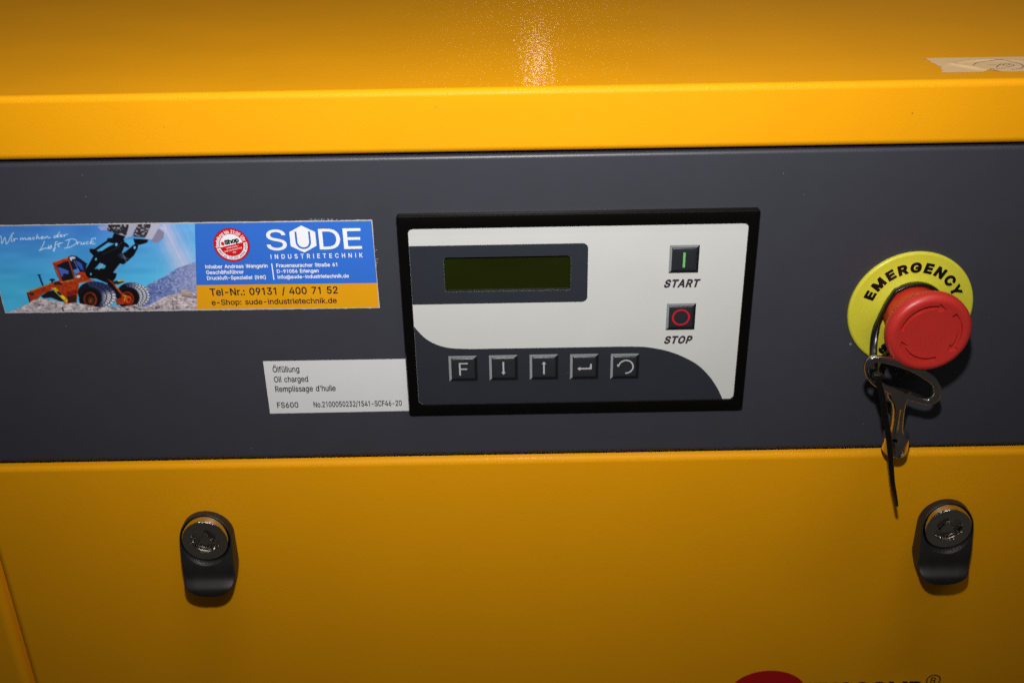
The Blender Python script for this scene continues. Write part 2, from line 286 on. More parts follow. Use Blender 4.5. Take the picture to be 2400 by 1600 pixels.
# ------------------------------------------------------------------ lettering: outlines of a plain grotesque, units of 1/1000 em
GLYPHS = r'''' 206|78 318,70 509,136 509,128 318
( 273|89 207,92 264,101 324,114 384,132 441,153 494,177 539,236 539,212 485,191 428,174 370,161 313,154 258,151 207,154 161,160 115,172 67,188 16,209 -38,236 -96,177 -96,139 -21,111 55,95 131
) 273|37 -96,64 -37,86 18,102 69,113 116,120 162,122 207,119 258,112 313,99 370,82 428,62 485,37 539,97 539,121 494,142 441,159 384,173 323,181 264,184 207,178 130,161 53,134 -22,97 -96
- 453|337 244,337 188,114 188,114 244
. 188|95 -4,78 -1,63 9,53 24,50 41,53 59,63 73,78 83,95 87,113 83,128 73,138 59,141 41,138 24,128 9,113 -1
/ 249|235 533,71 -76,14 -76,178 533
0 453|227 -7,174 1,130 24,95 62,69 113,53 178,48 254,53 330,69 395,95 447,130 484,174 508,227 516,279 508,323 484,358 447,384 395,400 330,405 254,400 178,384 113,359 62,323 24,279 1|227 50,261 56,290 74,313 103,330 144,340 194,344 254,340 314,330 365,313 405,290 435,261 453,227 460,192 453,163 435,140 405,123 365,113 314,109 254,113 194,123 144,140 103,163 74,192 56
1 453|76 0,76 55,391 55,391 0|276 509,276 0,212 0,212 448,209 448,86 358,86 427,198 509
2 453|64 0,64 47,234 229,282 282,299 305,311 327,318 348,320 371,317 397,308 419,293 436,273 449,250 457,224 460,196 457,172 447,153 433,139 413,130 390,127 362,66 362,71 405,86 442,111 473,143 496,182 511,225 516,268 511,306 497,337 474,361 445,376 411,381 372,378 345,371 318,357 290,336 259,267 180,153 60,153 57,389 57,389 0
3 453|218 -7,173 -3,133 10,98 30,70 57,52 91,44 132,109 132,115 107,126 87,144 71,165 59,191 52,219 50,248 53,275 61,297 74,315 93,325 116,329 145,326 172,316 196,299 217,275 234,242 244,201 248,157 248,157 299,288 448,288 452,70 452,70 509,372 509,372 461,211 278,211 289,264 288,308 276,344 253,371 222,387 186,393 145,387 103,370 66,344 36,309 12,266 -2
4 453|40 105,40 158,247 509,311 509,109 166,109 163,413 163,413 105|282 0,282 121,282 146,282 318,343 318,343 0
5 453|221 -7,178 -2,140 11,108 32,83 60,66 93,60 130,122 130,127 108,138 89,154 73,173 60,196 52,221 50,250 53,276 64,298 82,314 104,324 131,328 162,324 193,314 221,297 244,275 262,248 273,218 277,192 275,167 268,145 258,128 246,67 253,96 509,366 509,366 452,151 452,134 301,136 301,155 315,178 325,203 331,229 334,263 330,294 321,321 306,345 285,364 260,379 231,388 199,391 163,385 117,369 76,343 41,309 15,268 -1
6 453|226 -7,182 -1,142 15,109 40,84 74,69 115,64 162,68 199,80 239,102 285,137 340,252 509,322 509,151 261,145 261,154 275,165 288,179 299,196 307,214 312,235 314,278 309,316 295,346 271,370 240,384 201,389 157,384 112,368 73,343 39,310 14,271 -2|226 48,254 52,279 63,299 79,314 101,324 128,327 157,324 187,314 213,299 235,279 251,254 262,226 265,198 262,174 252,153 235,138 214,128 188,125 158,128 128,138 102,153 79,174 63,198 52
7 453|97 0,323 448,323 452,62 452,62 509,391 509,391 449,165 0
9 453|226 516,271 510,310 494,343 468,368 434,384 393,389 347,385 309,373 270,350 224,315 168,200 0,130 0,301 248,307 248,299 234,287 221,273 210,257 202,238 196,218 195,175 199,137 214,106 237,83 269,68 307,64 352,69 397,85 436,110 469,143 494,182 510|226 460,199 457,174 446,154 429,138 407,129 381,125 352,129 322,138 295,154 274,174 257,199 247,226 243,254 247,279 257,299 273,314 295,324 321,327 350,324 381,314 407,299 429,279 446,254 457
: 188|95 -4,78 -1,63 9,53 24,50 41,53 59,63 73,78 83,95 87,113 83,128 73,138 59,141 41,138 24,128 9,113 -1|95 271,78 274,63 284,53 299,50 316,53 334,63 349,78 359,95 362,113 359,128 349,138 334,141 316,138 299,128 284,113 274
@ 676|355 -135,284 -130,221 -114,167 -88,122 -53,87 -8,61 46,45 109,40 179,46 248,61 309,87 363,123 408,167 444,220 470,281 486,349 492,415 486,472 469,522 442,562 407,594 366,617 319,631 268,635 215,631 142,625 107,615 76,599 49,579 28,551 15,517 11,476 17,457 24,441 36,429 50,423 68,420 68,408 48,388 30,361 17,326 13,285 18,251 35,224 62,204 96,192 137,188 182,193 226,207 265,228 297,257 322,291 338,330 343,360 340,385 331,404 319,416 306,419 306,419 335,474 335,474 110,476 91,485 74,499 63,518 59,540 63,557 76,568 97,576 127,580 166,581 215,577 259,567 301,548 339,523 373,490 402,450 424,402 438,347 442,292 438,242 424,199 402,164 372,135 334,115 289,102 236,98 178,102 119,115 66,135 21,165 -17,201 -46,246 -68,298 -81,357 -85,412 -80,458 -69,489 -59,504 -107,464 -120,411 -131|329 65,359 68,382 78,400 95,412 118,419 148,422 185,419 221,411 249,399 269,381 282,358 289,331 292,305 288,283 277,265 260,252 239,244 213,242 185,244 154,251 125,262 101,279 81,301 69
A 480|16 0,201 509,276 509,463 0,395 0,287 302,264 372,232 478,245 478,213 371,191 302,85 0|110 142,110 199,370 199,370 142
B 456|60 0,60 509,241 509,289 504,329 491,359 469,381 442,394 410,398 374,395 344,387 320,373 301,356 286,336 275,315 267,315 262,339 257,363 245,385 227,402 203,414 173,418 136,413 100,400 67,377 39,344 18,301 4,247 0|125 57,245 57,296 63,330 80,349 105,355 137,352 161,342 184,327 203,306 218,279 228,248 231,125 231|125 285,238 285,265 288,288 296,308 309,323 326,333 348,336 372,330 403,313 429,283 446,240 452,125 452
C 510|267 -7,205 1,150 25,104 63,70 115,48 179,40 254,48 329,70 393,104 445,150 484,205 508,267 516,305 513,340 504,373 490,402 471,427 447,448 418,463 385,473 348,408 348,401 373,389 395,375 413,357 428,337 440,315 449,292 454,267 456,223 450,184 432,150 403,125 364,109 314,103 254,109 194,125 145,151 105,184 76,223 59,267 53,292 55,315 60,337 69,357 81,375 96,389 114,401 136,408 160,473 160,463 124,448 91,428 62,402 38,373 19,341 5,305 -4
D 502|219 0,96 0,96 57,215 57,272 63,318 81,354 110,379 149,394 198,399 255,394 312,379 361,354 399,320 428,275 446,221 452,93 452,93 509,225 509,294 501,353 478,399 441,433 391,455 329,462 255,455 181,433 119,398 68,351 31,291 8|125 509,125 0,60 0,60 509
E 419|60 0,60 509,372 509,372 452,125 452,125 286,355 286,355 229,125 229,125 57,375 57,375 0
F 410|60 0,60 509,369 509,369 452,125 452,125 278,346 278,346 221,125 221,125 0
G 520|269 -7,205 1,149 25,104 64,69 116,47 179,40 254,47 329,69 393,103 445,149 484,203 508,265 516,304 513,340 504,374 489,403 469,429 445,449 416,465 384,474 349,408 349,399 372,387 393,373 411,356 427,337 439,315 448,291 454,265 456,222 450,183 432,150 404,125 364,109 314,103 254,109 194,125 145,151 105,184 76,224 59,269 53,309 57,345 71,374 93,396 123,410 160,415 202,434 199,283 199,283 256,478 256,478 200,471 141,451 91,419 50,377 19,326 0
H 517|60 0,60 509,125 509,125 289,392 289,392 509,457 509,457 0,392 0,392 232,125 232,125 0
I 300|31 0,31 57,118 57,118 452,31 452,31 509,269 509,269 452,183 452,183 57,269 57,269 0
K 467|104 145,104 216,139 261,174 303,212 344,364 509,448 509,231 276,228 276|60 0,60 509,125 509,125 334,124 225,125 193,125 0|372 0,188 259,228 309,449 0
L 393|60 0,60 509,125 509,125 57,361 57,361 0
M 628|60 0,60 509,152 509,277 187,287 159,299 123,311 84,322 49,307 49,318 83,330 121,342 158,352 187,476 509,568 509,568 0,504 0,504 291,504 327,505 369,506 413,507 457,513 457,498 409,482 363,467 322,456 291,342 0,286 0,170 291,159 321,145 361,129 408,112 457,119 457,120 416,121 372,122 328,122 291,122 0
N 523|60 0,60 509,136 509,343 183,363 151,388 107,414 55,405 54,401 108,399 157,399 195,399 509,463 509,463 0,387 0,202 290,177 331,148 381,108 452,119 454,122 384,124 328,125 291,125 0
O 533|267 -7,205 1,150 25,105 63,70 115,48 179,40 254,48 329,70 393,105 445,150 484,205 508,267 516,329 508,384 484,429 445,464 393,486 329,493 254,486 179,464 115,429 63,384 25,329 1|267 53,310 59,349 76,383 105,408 144,425 194,430 254,425 314,408 365,383 404,349 433,310 450,267 456,223 450,184 433,151 404,125 364,109 314,103 254,109 194,125 144,151 105,184 76,223 59
P 445|60 0,60 509,235 509,289 503,332 487,366 462,390 430,404 391,409 348,404 304,390 265,366 233,332 207,289 191,235 186,109 186,109 242,233 242,269 246,297 256,318 272,333 294,342 319,344 348,342 376,333 402,318 423,297 439,268 449,232 452,125 452,125 0
R 449|60 0,60 509,236 509,290 504,333 489,367 465,390 433,405 395,409 352,405 309,390 271,367 240,333 217,289 203,236 198,96 198,96 255,234 255,269 258,298 267,319 281,334 300,342 324,345 352,342 380,334 405,319 425,298 440,269 449,233 452,125 452,125 0|353 0,230 229,303 229,428 0
S 447|224 -9,172 -4,128 9,91 31,64 60,46 96,38 137,104 137,110 110,123 88,142 71,166 59,194 52,224 49,257 52,286 60,311 74,329 92,341 114,346 139,342 161,332 179,316 193,296 205,245 222,184 239,128 260,86 289,60 326,52 372,58 413,75 448,102 476,138 498,180 511,227 516,275 511,316 498,351 476,377 449,394 415,401 378,337 378,326 412,302 437,267 453,225 459,194 456,167 448,145 435,129 418,118 398,115 376,119 352,131 334,148 319,169 308,212 293,264 279,312 264,336 252,359 238,379 220,395 198,405 171,408 139,403 99,386 64,360 34,323 11,278 -4
T 449|32 452,32 509,417 509,417 452,257 452,257 0,193 0,193 452
U 517|259 -8,203 -2,154 15,114 43,85 80,66 124,60 173,60 509,124 509,124 178,128 144,141 113,160 87,187 68,220 56,259 52,298 56,331 68,357 87,377 113,389 144,393 178,393 509,457 509,457 173,451 124,433 80,403 43,363 15,315 -2
W 686|155 0,16 509,82 509,163 196,175 145,187 94,197 40,189 40,200 94,211 145,224 196,306 509,380 509,462 196,474 145,486 94,497 40,488 40,499 94,510 145,523 196,603 509,670 509,530 0,455 0,368 323,351 391,336 475,350 475,335 395,318 323,230 0
X 474|18 0,217 284,217 236,29 509,104 509,178 400,204 361,223 329,243 292,232 292,252 329,272 361,298 400,374 509,446 509,259 239,259 287,456 0,382 0,292 129,268 165,250 195,230 231,244 231,225 196,206 166,182 129,91 0
Y 472|203 0,203 208,16 509,91 509,192 344,222 292,250 230,224 230,251 293,280 344,381 509,455 509,268 208,268 0
a 389|160 -9,126 -5,94 5,68 22,48 45,35 73,30 108,34 138,43 161,58 179,78 193,100 203,125 211,178 220,234 227,252 230,265 235,273 243,276 255,276 257,273 279,267 297,256 311,240 322,220 329,196 331,171 329,149 322,132 313,118 301,107 288,100 274,41 291,57 322,79 346,104 364,133 375,163 382,194 384,239 379,263 372,286 360,306 343,322 320,333 290,337 251,337 0,277 0,277 52,272 52,252 25,236 12,215 1,190 -6|170 45,202 49,228 59,248 74,263 93,272 115,276 138,276 190,259 182,231 176,200 171,175 168,134 159,117 150,103 139,95 124,92 105,94 87,102 72,114 61,130 52,149 47
b 424|229 -8,198 -5,172 4,153 17,138 31,118 59,112 59,112 0,53 0,53 509,114 509,114 319,118 319,137 346,152 360,171 373,197 381,229 384,274 378,313 361,345 332,370 293,385 245,390 189,385 133,370 84,346 45,313 16,274 -2|220 47,253 51,279 66,301 88,316 117,325 151,328 189,325 227,316 261,301 290,280 311,253 325,220 330,188 325,161 312,140 291,125 263,116 229,113 189,116 150,125 115,140 86,162 65,188 51
c 396|207 -8,159 -2,117 16,82 46,56 85,40 133,34 187,40 243,56 291,82 330,117 360,159 378,207 384,234 383,260 377,284 368,305 356,324 341,340 322,353 301,362 277,303 262,290 289,270 311,242 325,207 330,173 325,145 310,124 287,108 258,99 224,96 187,99 151,108 117,124 89,145 66,173 51,207 46,243 52,271 66,292 89,304 117,363 102,354 78,341 56,325 37,306 21,285 9,261 -1,235 -6
d 424|195 -8,151 -2,111 16,79 45,55 84,39 133,34 189,39 245,55 293,79 332,112 361,151 378,196 384,228 381,253 373,272 360,287 346,306 319,311 319,311 509,372 509,372 0,313 0,313 59,307 59,287 31,272 17,252 4,227 -5|205 47,236 51,263 65,284 86,299 115,309 150,312 189,309 229,300 263,284 291,263 312,237 325,205 330,172 325,145 311,124 290,108 261,99 227,96 189,99 151,109 117,124 88,145 66,172 51
e 404|212 -8,161 -2,117 16,82 46,56 85,40 132,34 187,39 242,55 290,81 329,115 359,157 378,205 384,236 382,266 374,294 361,319 341,341 315,357 282,368 242,371 194,371 169,75 169,75 221,338 221,310 202,307 237,298 269,283 294,263 314,237 326,205 330,173 326,146 313,125 294,109 270,99 241,96 211,96 178,100 139,110 106,128 80,151 61,179 50,212 46,234 48,254 53,271 61,285 73,297 88,306 105,365 91,353 63,335 39,311 19,283 4,249 -5
f 254|228 379,228 327,6 327,6 379|81 0,81 432,84 461,96 486,113 505,135 519,161 527,187 530,222 527,243 521,227 468,215 472,195 474,171 470,154 460,145 443,142 419,142 0
g 425|207 -151,168 -148,134 -140,105 -127,82 -110,64 -91,51 -69,101 -41,122 -66,136 -78,154 -88,178 -95,207 -97,249 -92,282 -75,304 -47,311 -6,311 68,306 68,287 41,272 28,252 16,227 8,195 5,152 10,113 27,80 53,55 90,39 136,34 191,39 246,55 293,80 332,112 361,152 378,196 384,228 382,253 373,273 360,288 346,308 319,313 319,313 379,372 379,372 -9,367 -54,350 -90,324 -117,291 -136,251 -147|205 59,237 63,264 75,285 95,300 121,309 154,312 193,309 231,300 264,285 291,264 312,237 325,205 330,172 325,145 312,124 290,109 262,99 229,96 193,99 155,109 123,124 96,145 76,172 63
h 410|114 227,114 0,53 0,53 509,114 509,114 287,102 287,124 332,152 362,187 379,227 384,264 380,295 369,321 349,341 321,353 285,357 240,357 0,296 0,296 235,290 275,273 304,246 323,210 329,184 326,161 317,141 303,126 283,117 257
i 167|53 0,53 379,114 379,114 0|84 443,67 446,54 455,44 468,41 483,44 499,54 512,67 521,84 524,100 521,114 512,123 499,126 483,123 468,114 455,100 446
k 381|110 137,110 212,121 212,284 379,360 379,184 199,177 199|53 0,53 509,114 509,114 0|294 0,148 186,191 229,372 0
l 189|139 -2,101 3,74 20,58 47,53 84,53 509,114 509,114 99,115 77,120 62,130 54,146 52,160 53,170 54,181 3,162 -1
m 610|53 0,53 379,112 379,112 295,108 295,118 323,132 346,151 363,172 376,195 384,219 386,257 380,287 361,309 331,321 295,312 295,322 321,337 343,357 361,381 375,407 383,437 386,468 383,497 372,522 354,541 328,553 296,557 255,557 0,496 0,496 254,490 289,473 313,447 326,419 330,395 328,374 320,358 307,345 290,338 270,335 247,335 0,274 0,274 260,269 288,253 311,229 326,199 330,178 328,158 320,140 307,126 289,117 266,114 238,114 0
n 410|114 227,114 0,53 0,53 379,112 379,112 287,102 287,124 332,152 362,187 379,227 384,264 380,295 369,321 349,341 321,353 285,357 240,357 0,296 0,296 235,290 275,273 304,246 323,210 329,184 326,161 317,141 303,126 283,117 257
o 415|207 -8,159 -2,117 16,82 46,56 85,40 133,34 187,40 243,56 291,82 330,117 360,159 378,207 384,256 378,299 360,333 330,359 291,376 243,381 187,376 133,359 85,333 46,299 16,256 -2|207 46,242 51,270 66,292 89,307 117,316 151,319 187,316 224,307 258,292 287,270 310,242 325,207 330,173 325,145 310,124 287,108 258,99 224,96 187,99 151,108 117,124 89,145 66,173 51
p 424|53 -143,53 379,112 379,112 319,118 319,137 346,152 360,171 373,197 381,229 384,274 378,313 361,345 332,370 293,385 245,390 189,385 133,370 84,346 45,313 16,274 -2,229 -8,198 -5,173 4,153 17,138 31,118 59,114 59,114 -143|220 47,253 51,279 66,301 88,316 117,325 151,328 189,325 227,316 261,301 290,280 311,253 325,220 330,188 325,161 312,140 291,125 263,116 229,113 189,116 150,125 115,140 86,162 65,188 51
r 259|53 0,53 379,112 379,112 321,115 321,130 347,152 367,181 380,213 385,229 384,243 384,243 322,230 324,207 326,182 323,159 315,140 301,126 284,117 262,114 237,114 0
s 365|182 -8,145 -5,112 3,84 18,62 38,45 63,36 94,94 107,105 79,124 60,150 49,181 45,217 50,244 62,262 81,268 103,265 121,254 136,237 147,212 155,149 170,104 186,72 208,53 237,47 274,51 305,65 332,87 354,115 370,149 381,187 384,223 381,254 372,279 358,299 339,314 316,324 290,268 277,258 298,243 316,219 328,187 333,156 329,131 317,114 299,109 277,112 258,124 243,144 232,172 223,229 209,275 194,306 171,325 142,331 107,326 75,312 47,290 24,260 6,223 -5
t 227|204 379,204 327,6 327,6 379|65 471,126 471,126 98,128 76,136 61,150 53,170 50,185 51,202 54,213 2,192 -3,168 -4,125 2,92 21,72 52,65 93
u 410|182 -5,146 -1,115 11,89 31,69 59,57 95,53 139,53 379,114 379,114 144,119 105,137 75,164 56,200 50,226 53,249 62,268 77,283 97,293 122,296 153,296 379,357 379,357 0,298 0,298 92,307 92,286 47,257 17,222 0
w 567|138 0,23 379,87 379,133 214,154 137,175 41,165 41,186 135,206 214,252 379,316 379,362 214,382 136,402 41,391 41,413 135,434 214,480 379,545 379,429 0,368 0,319 172,305 225,291 280,277 338,291 338,277 280,263 225,248 172,199 0
z 380|42 0,42 46,254 320,254 323,48 323,48 379,333 379,333 331,126 60,126 56,339 56,339 0
Ö 533|267 -7,205 1,150 25,105 63,70 115,48 179,40 254,48 329,70 393,105 445,150 484,205 508,267 516,329 508,384 484,429 445,464 393,486 329,493 254,486 179,464 115,429 63,384 25,329 1|267 53,310 59,349 76,383 105,408 144,425 194,430 254,425 314,408 365,383 404,349 433,310 450,267 456,223 450,184 433,151 404,125 364,109 314,103 254,109 194,125 144,151 105,184 76,223 59|339 572,323 575,310 584,301 597,298 612,301 628,310 641,323 650,339 653,355 650,368 641,376 628,379 612,376 597,368 584,355 575|195 572,180 575,167 584,158 597,155 612,158 628,167 641,180 650,195 653,211 650,224 641,233 628,236 612,233 597,224 584,211 575
ß 441|122 362,122 0,60 0,60 362,70 429,99 477,143 506,197 516,229 512,260 503,289 486,312 463,327 432,332 393,330 370,325 351,309 322,292 299,287 287,285 272,288 256,297 241,327 215,362 188,378 171,391 152,400 129,403 100,399 69,386 42,366 21,340 6,307 -4,269 -7,237 -5,207 1,182 10,164 20,187 74,217 58,238 52,265 50,297 53,321 64,337 81,342 104,339 123,330 139,300 167,264 194,248 209,235 227,226 247,223 272,224 291,230 306,247 329,264 353,270 368,272 388,266 420,250 442,226 455,197 459,164 453,141 435,127 405
ä 389|160 -9,126 -5,94 5,68 22,48 45,35 73,30 108,34 138,43 161,58 179,78 193,100 203,125 211,178 220,234 227,252 230,265 235,273 243,276 255,276 257,273 279,267 297,256 311,240 322,220 329,196 331,171 329,149 322,132 313,118 301,107 288,100 274,41 291,57 322,79 346,104 364,133 375,163 382,194 384,239 379,263 372,286 360,306 343,322 320,333 290,337 251,337 0,277 0,277 52,272 52,252 25,236 12,215 1,190 -6|170 45,202 49,228 59,248 74,263 93,272 115,276 138,276 190,259 182,231 176,200 171,175 168,134 159,117 150,103 139,95 124,92 105,94 87,102 72,114 61,130 52,149 47|261 443,246 446,233 455,224 468,221 483,224 499,233 512,246 520,261 523,277 520,290 512,299 499,301 483,299 468,290 455,277 446|117 443,102 446,89 455,80 468,77 483,80 499,89 512,102 520,117 523,133 520,146 512,155 499,158 483,155 468,146 455,133 446
ü 410|182 -5,146 -1,115 11,89 31,69 59,57 95,53 139,53 379,114 379,114 144,119 105,137 75,164 56,200 50,226 53,249 62,268 77,283 97,293 122,296 153,296 379,357 379,357 0,298 0,298 92,307 92,286 47,257 17,222 0|277 443,261 446,248 455,239 468,236 483,239 499,248 512,261 520,277 523,292 520,305 512,314 499,317 483,314 468,305 455,292 446|133 443,118 446,104 455,96 468,93 483,96 499,104 512,118 520,133 523,149 520,162 512,170 499,173 483,170 468,162 455,149 446
  280|'''
GL = {}
for ln in GLYPHS.split('\n'):
    ch = ln[0]; a, *cs = ln[2:].split('|')
    GL[ch] = (int(a), [[tuple(map(int, q.split())) for q in c.split(',')] for c in cs if c])
GL['I'] = (200, [[(66, 0), (66, 509), (134, 509), (134, 0)]])
GL['l'] = (167, [[(53, 0), (53, 509), (114, 509), (114, 0)]])
GL['1'] = (400, [[(190, 0), (190, 430), (90, 368), (90, 432), (200, 509), (252, 509), (252, 0)]])
GL['i'] = (167, [GL['l'][1][0][:1] + [(53, 379), (114, 379), (114, 0)], [(53, 440), (53, 505), (114, 505), (114, 440)]])
CAP = max(q[1] for c in GL['I'][1] for q in c)
def area(c): return sum(c[i][0] * c[(i + 1) % len(c)][1] - c[(i + 1) % len(c)][0] * c[i][1] for i in range(len(c))) / 2
def fatten(cs, d):
    if not d: return cs
    # the biggest contour shows which way outer contours run
    big = max(cs, key=lambda c: abs(area(c))); sg = 1 if area(big) > 0 else -1
    out = []
    for c in cs:
        n = len(c); q = []
        for i in range(n):
            a, b, e = c[i - 1], c[i], c[(i + 1) % n]
            d1 = (b[0] - a[0], b[1] - a[1]); d2 = (e[0] - b[0], e[1] - b[1])
            l1 = math.hypot(*d1) or 1; l2 = math.hypot(*d2) or 1
            n1 = (d1[1] / l1, -d1[0] / l1); n2 = (d2[1] / l2, -d2[0] / l2)
            mx_, my = n1[0] + n2[0], n1[1] + n2[1]; l = math.hypot(mx_, my)
            if l < 1e-6: q.append(b); continue
            mx_ /= l; my /= l; k = min(1.5, 1 / max(.4, mx_ * n1[0] + my * n1[1]))
            q.append((b[0] + mx_ * d * k * sg, b[1] + my * d * k * sg))
        out.append(q)
    return out
def layout(text, bold=0, track=0):
    x = 0; out = []
    for ch in text:
        a, cs = GL[ch]
        out.append((x, a, fatten(cs, bold) if cs else []))
        x += a + track
    return out, x - track
def words(text, x0, z0, x1, cap, bold=0, shear=0, track=0, z1=None):
    """contours of text from x0 to x1, baseline z0 (to z1), capitals cap high"""
    lay, _ = layout(text, bold, track)
    xs = [x + q[0] for x, a, cs in lay for c in cs for q in c]
    lo, hi = min(xs), max(xs); ky = cap / CAP; kx = (x1 - x0) / (hi - lo)
    if z1 is None: z1 = z0
    out = []
    for x, a, cs in lay:
        for c in cs:
            q2 = []
            for qx, qz in c:
                X = x0 + (x + qx - lo) * kx + shear * qz * ky
                q2.append((X, z0 + (z1 - z0) * (X - x0) / (x1 - x0) + qz * ky))
            out.append(q2)
    return out
def arcwords(text, cx, cz, r, a0, a1, cap, bold=0, track=0, inside=False, ext=1.0):
    """text round a circle, baseline radius r from angle a0 to a1 (degrees)"""
    lay, tot = layout(text, bold, track)
    ky = cap / CAP; out = []
    for x, a, cs in lay:
        t = (x + a / 2) / tot; ang = R(a0 + (a1 - a0) * t)
        kx = ky * ext
        for c in cs:
            q2 = []
            for qx, qz in c:
                lx = (qx - a / 2) * kx; lz = qz * ky
                if not inside:
                    ux, uz = math.cos(ang), math.sin(ang)
                    q2.append((cx + ux * (r + lz) + uz * lx, cz + uz * (r + lz) - ux * lx))
                else:
                    ux, uz = math.cos(ang), math.sin(ang)
                    q2.append((cx + ux * (r - lz) - uz * lx, cz + uz * (r - lz) + ux * lx))
            out.append(q2)
    return out

# ================================================================== THE MACHINE
cab = empty('compressor_cabinet', 0, -200, -300,
            'yellow sheet steel compressor cabinet with a dark grey control strip across its front', 'machine cabinet')
box('inner_body', -400, 400, -600, -5, -330, 118, MDARK, cab)  # closed backing; the shade in the sheet gaps is put into its near-black colour
box('top_cover', -420, 420, -620, 1.0, 95.1, 124.0, MY, cab, bev=3.2, seg=8)
box('front_strip', -420, 420, -3.0, 0, -64.9, 94.2, MG, cab, bev=2.2, seg=6)
door = box('door', -282.0, 420, -24, 0.2, -340, -66.6, MY, cab, bev=4.6, seg=8)
box('corner_post', -420, -284.6, -30, 0.2, -340, -66.6, MY, cab, bev=5.0, seg=8)
box('corner_post', -296, -272, -14, -4.5, -340, -70, MY, cab)
# small chips and scuffs in the paint
for (x, z, p, r_, mt) in [(166.5, -4.7, .03, 0.85, MCHIP), (135.4, 72.9, .03, 0.25, MCHIP), (-204.7, -52.7, .03, 0.22, MCHIP), (-193.3, 64.9, .03, 0.22, MCHIP), (178.9, -50.6, .03, 0.22, MCHIP), (162.3, 28.1, .03, 0.18, MCHIP), (172.3, 29.7, .03, 0.20, MCHIP), (232.3, 8.2, .03, 0.22, MCHIP), (-32.0, 116.1, 1.03, 0.50, MSCUFF), (179.0, 109.8, 1.03, 0.40, MSCUFF), (-167.7, 110.2, 1.03, 0.25, MSCUFF), (-152.4, 109.5, 1.03, 0.25, MSCUFF)]:
    n_ = random.randint(4, 6); a0 = random.random() * 6
    flat('paint_chip', [[(x + r_ * random.uniform(.6, 1.2) * math.cos(a0 + 2 * PI * k / n_), z + r_ * random.uniform(.6, 1.2) * math.sin(a0 + 2 * PI * k / n_)) for k in range(n_)]], p, mt, cab)
# printed logo on the door, cut by the bottom of the picture
t = []
for i in range(48):
    a = 2 * PI * i / 48; t.append((146.6 + 22.5 * math.cos(a) , -233.5 + 17.2 * math.sin(a)))
lg = flat('logo_disc', [t], 0.32, MLOGO, cab)
cs = words('FUSCOMP', 170.5, -238.6, 237.5, 11.3, bold=34)
flat('logo_lettering', cs, 0.32, MBLK, cab, text=True)
flat('registered_mark', [circle(243.3, -226.0, 4.3, 32), circle(243.3, -226.0, 3.6, 32)[::-1]] + words('R', 241.7, -228.0, 244.9, 4.1, bold=12), 0.32, MBLK, cab, text=True)

# paler wall of the hall behind, seen only as a reflection in the lid
o = mesh('wall', [V(420, -2600, -900), V(3600, -2600, -900), V(3600, -2600, 2200), V(420, -2600, 2200),
                  V(420, -2700, -900), V(3600, -2700, -900), V(3600, -2700, 2200), V(420, -2700, 2200)],
         [(0, 1, 2, 3), (7, 6, 5, 4), (0, 3, 7, 4), (1, 5, 6, 2), (3, 2, 6, 7), (0, 4, 5, 1)], MWALL, None)
tag(o, kind='structure')

# ================================================================== CONTROL UNIT
cx0, cz0 = 31.5, 14.6
unit = empty('control_unit', cx0, 0, cz0,
             'black framed control unit with a dark display and START and STOP keys', 'control panel')
def ring_loops(o_, i_, spec):
    return [at(o_ if s == 'o' else i_, p) if not isinstance(s, tuple) else at(s[1], p) for s, p in spec]
ob = lambda d, r: rrect(-52.4 + d, -37.9 + d, 115.4 - d, 67.0 - d, max(.3, r - d))
ib = lambda d, r: rrect(-47.2 - d, -32.5 - d, 110.3 + d, 60.8 + d, r + d)
lo = [at(ob(0, 1.5), 0), at(ob(0, 1.5), 3.0), at(ob(.2, 1.5), 3.6), at(ob(.5, 1.5), 4.0), at(ob(.95, 1.5), 4.1),
      at(ib(.5, 2.4), 4.1), at(ib(.12, 2.4), 4.0), at(ib(0, 2.4), 3.7), at(ib(0, 2.4), 2.4)]
vs, fs = loft(lo); mesh('frame', vs, fs, MBEZ, unit, 35)
lcd = lambda d, r: rrect(-31.4 - d, 28.35 - d, 28.3 + d, 45.95 + d, r)
# membrane with a cut-out for the display
vs, fs = loft([at(ib(0, 2.4), 3.2), at(lcd(0, 1.6), 3.2)])
face = mesh('membrane', vs, fs, MWH, unit)
vs, fs = loft([at(lcd(-.01, 1.6), 3.22), at(lcd(-.01, 1.6), 1.6)])
mesh('display_recess', vs, fs, MKEY, unit)
def band(n=6):
    pts = []
    for cx, cz, a0, r in ((36.3 - 2.6, 52.0 - 2.6, 0, 2.6), (-47.17, 52.0, 90, 0), (-47.17, 22.1, 180, 0), (36.3 - 2.6, 22.1 + 2.6, 270, 2.6)):
        for i in range(n + 1):
            a = R(a0 + 90 * i / n); pts.append((cx + r * math.cos(a), cz + r * math.sin(a)))
    return pts
vs, fs = loft([at(band(), 3.23), at(lcd(.02, 1.6), 3.23)])
mesh('display_surround', vs, fs, MDM, unit)
disp = flat('display', [lcd(-.02, 1.5)], 1.75, MLCD, unit)
crv = smoothline([(-47.17, 10.5), (-41.5, 3.6), (-33.3, -.7), (-23.0, -2.0), (-8, -2.1), (6.2, -2.15), (32, -2.2), (58.3, -2.3), (68.8, -3.3), (79.4, -6.3), (90.2, -12.2), (97.0, -18.9), (101.8, -26.0), (104.9, -32.47)], 5)
crv += [(-44.7, -32.47)] + [(-44.7 - 2.46 * math.sin(R(a)), -30.0 - 2.46 * math.cos(R(a))) for a in (15, 30, 45, 60, 75, 90)]
flat('dark_print_area', [crv], 3.23, MDM, unit)
flat('key_caption', words('START', 72.4, 28.95, 89.0, 3.65, bold=42, shear=.24, track=70), 3.24, MTXT, unit, text=True)
flat('key_caption', words('STOP', 73.9, -.9, 87.3, 3.65, bold=42, shear=.24, track=70), 3.24, MTXT, unit, text=True)
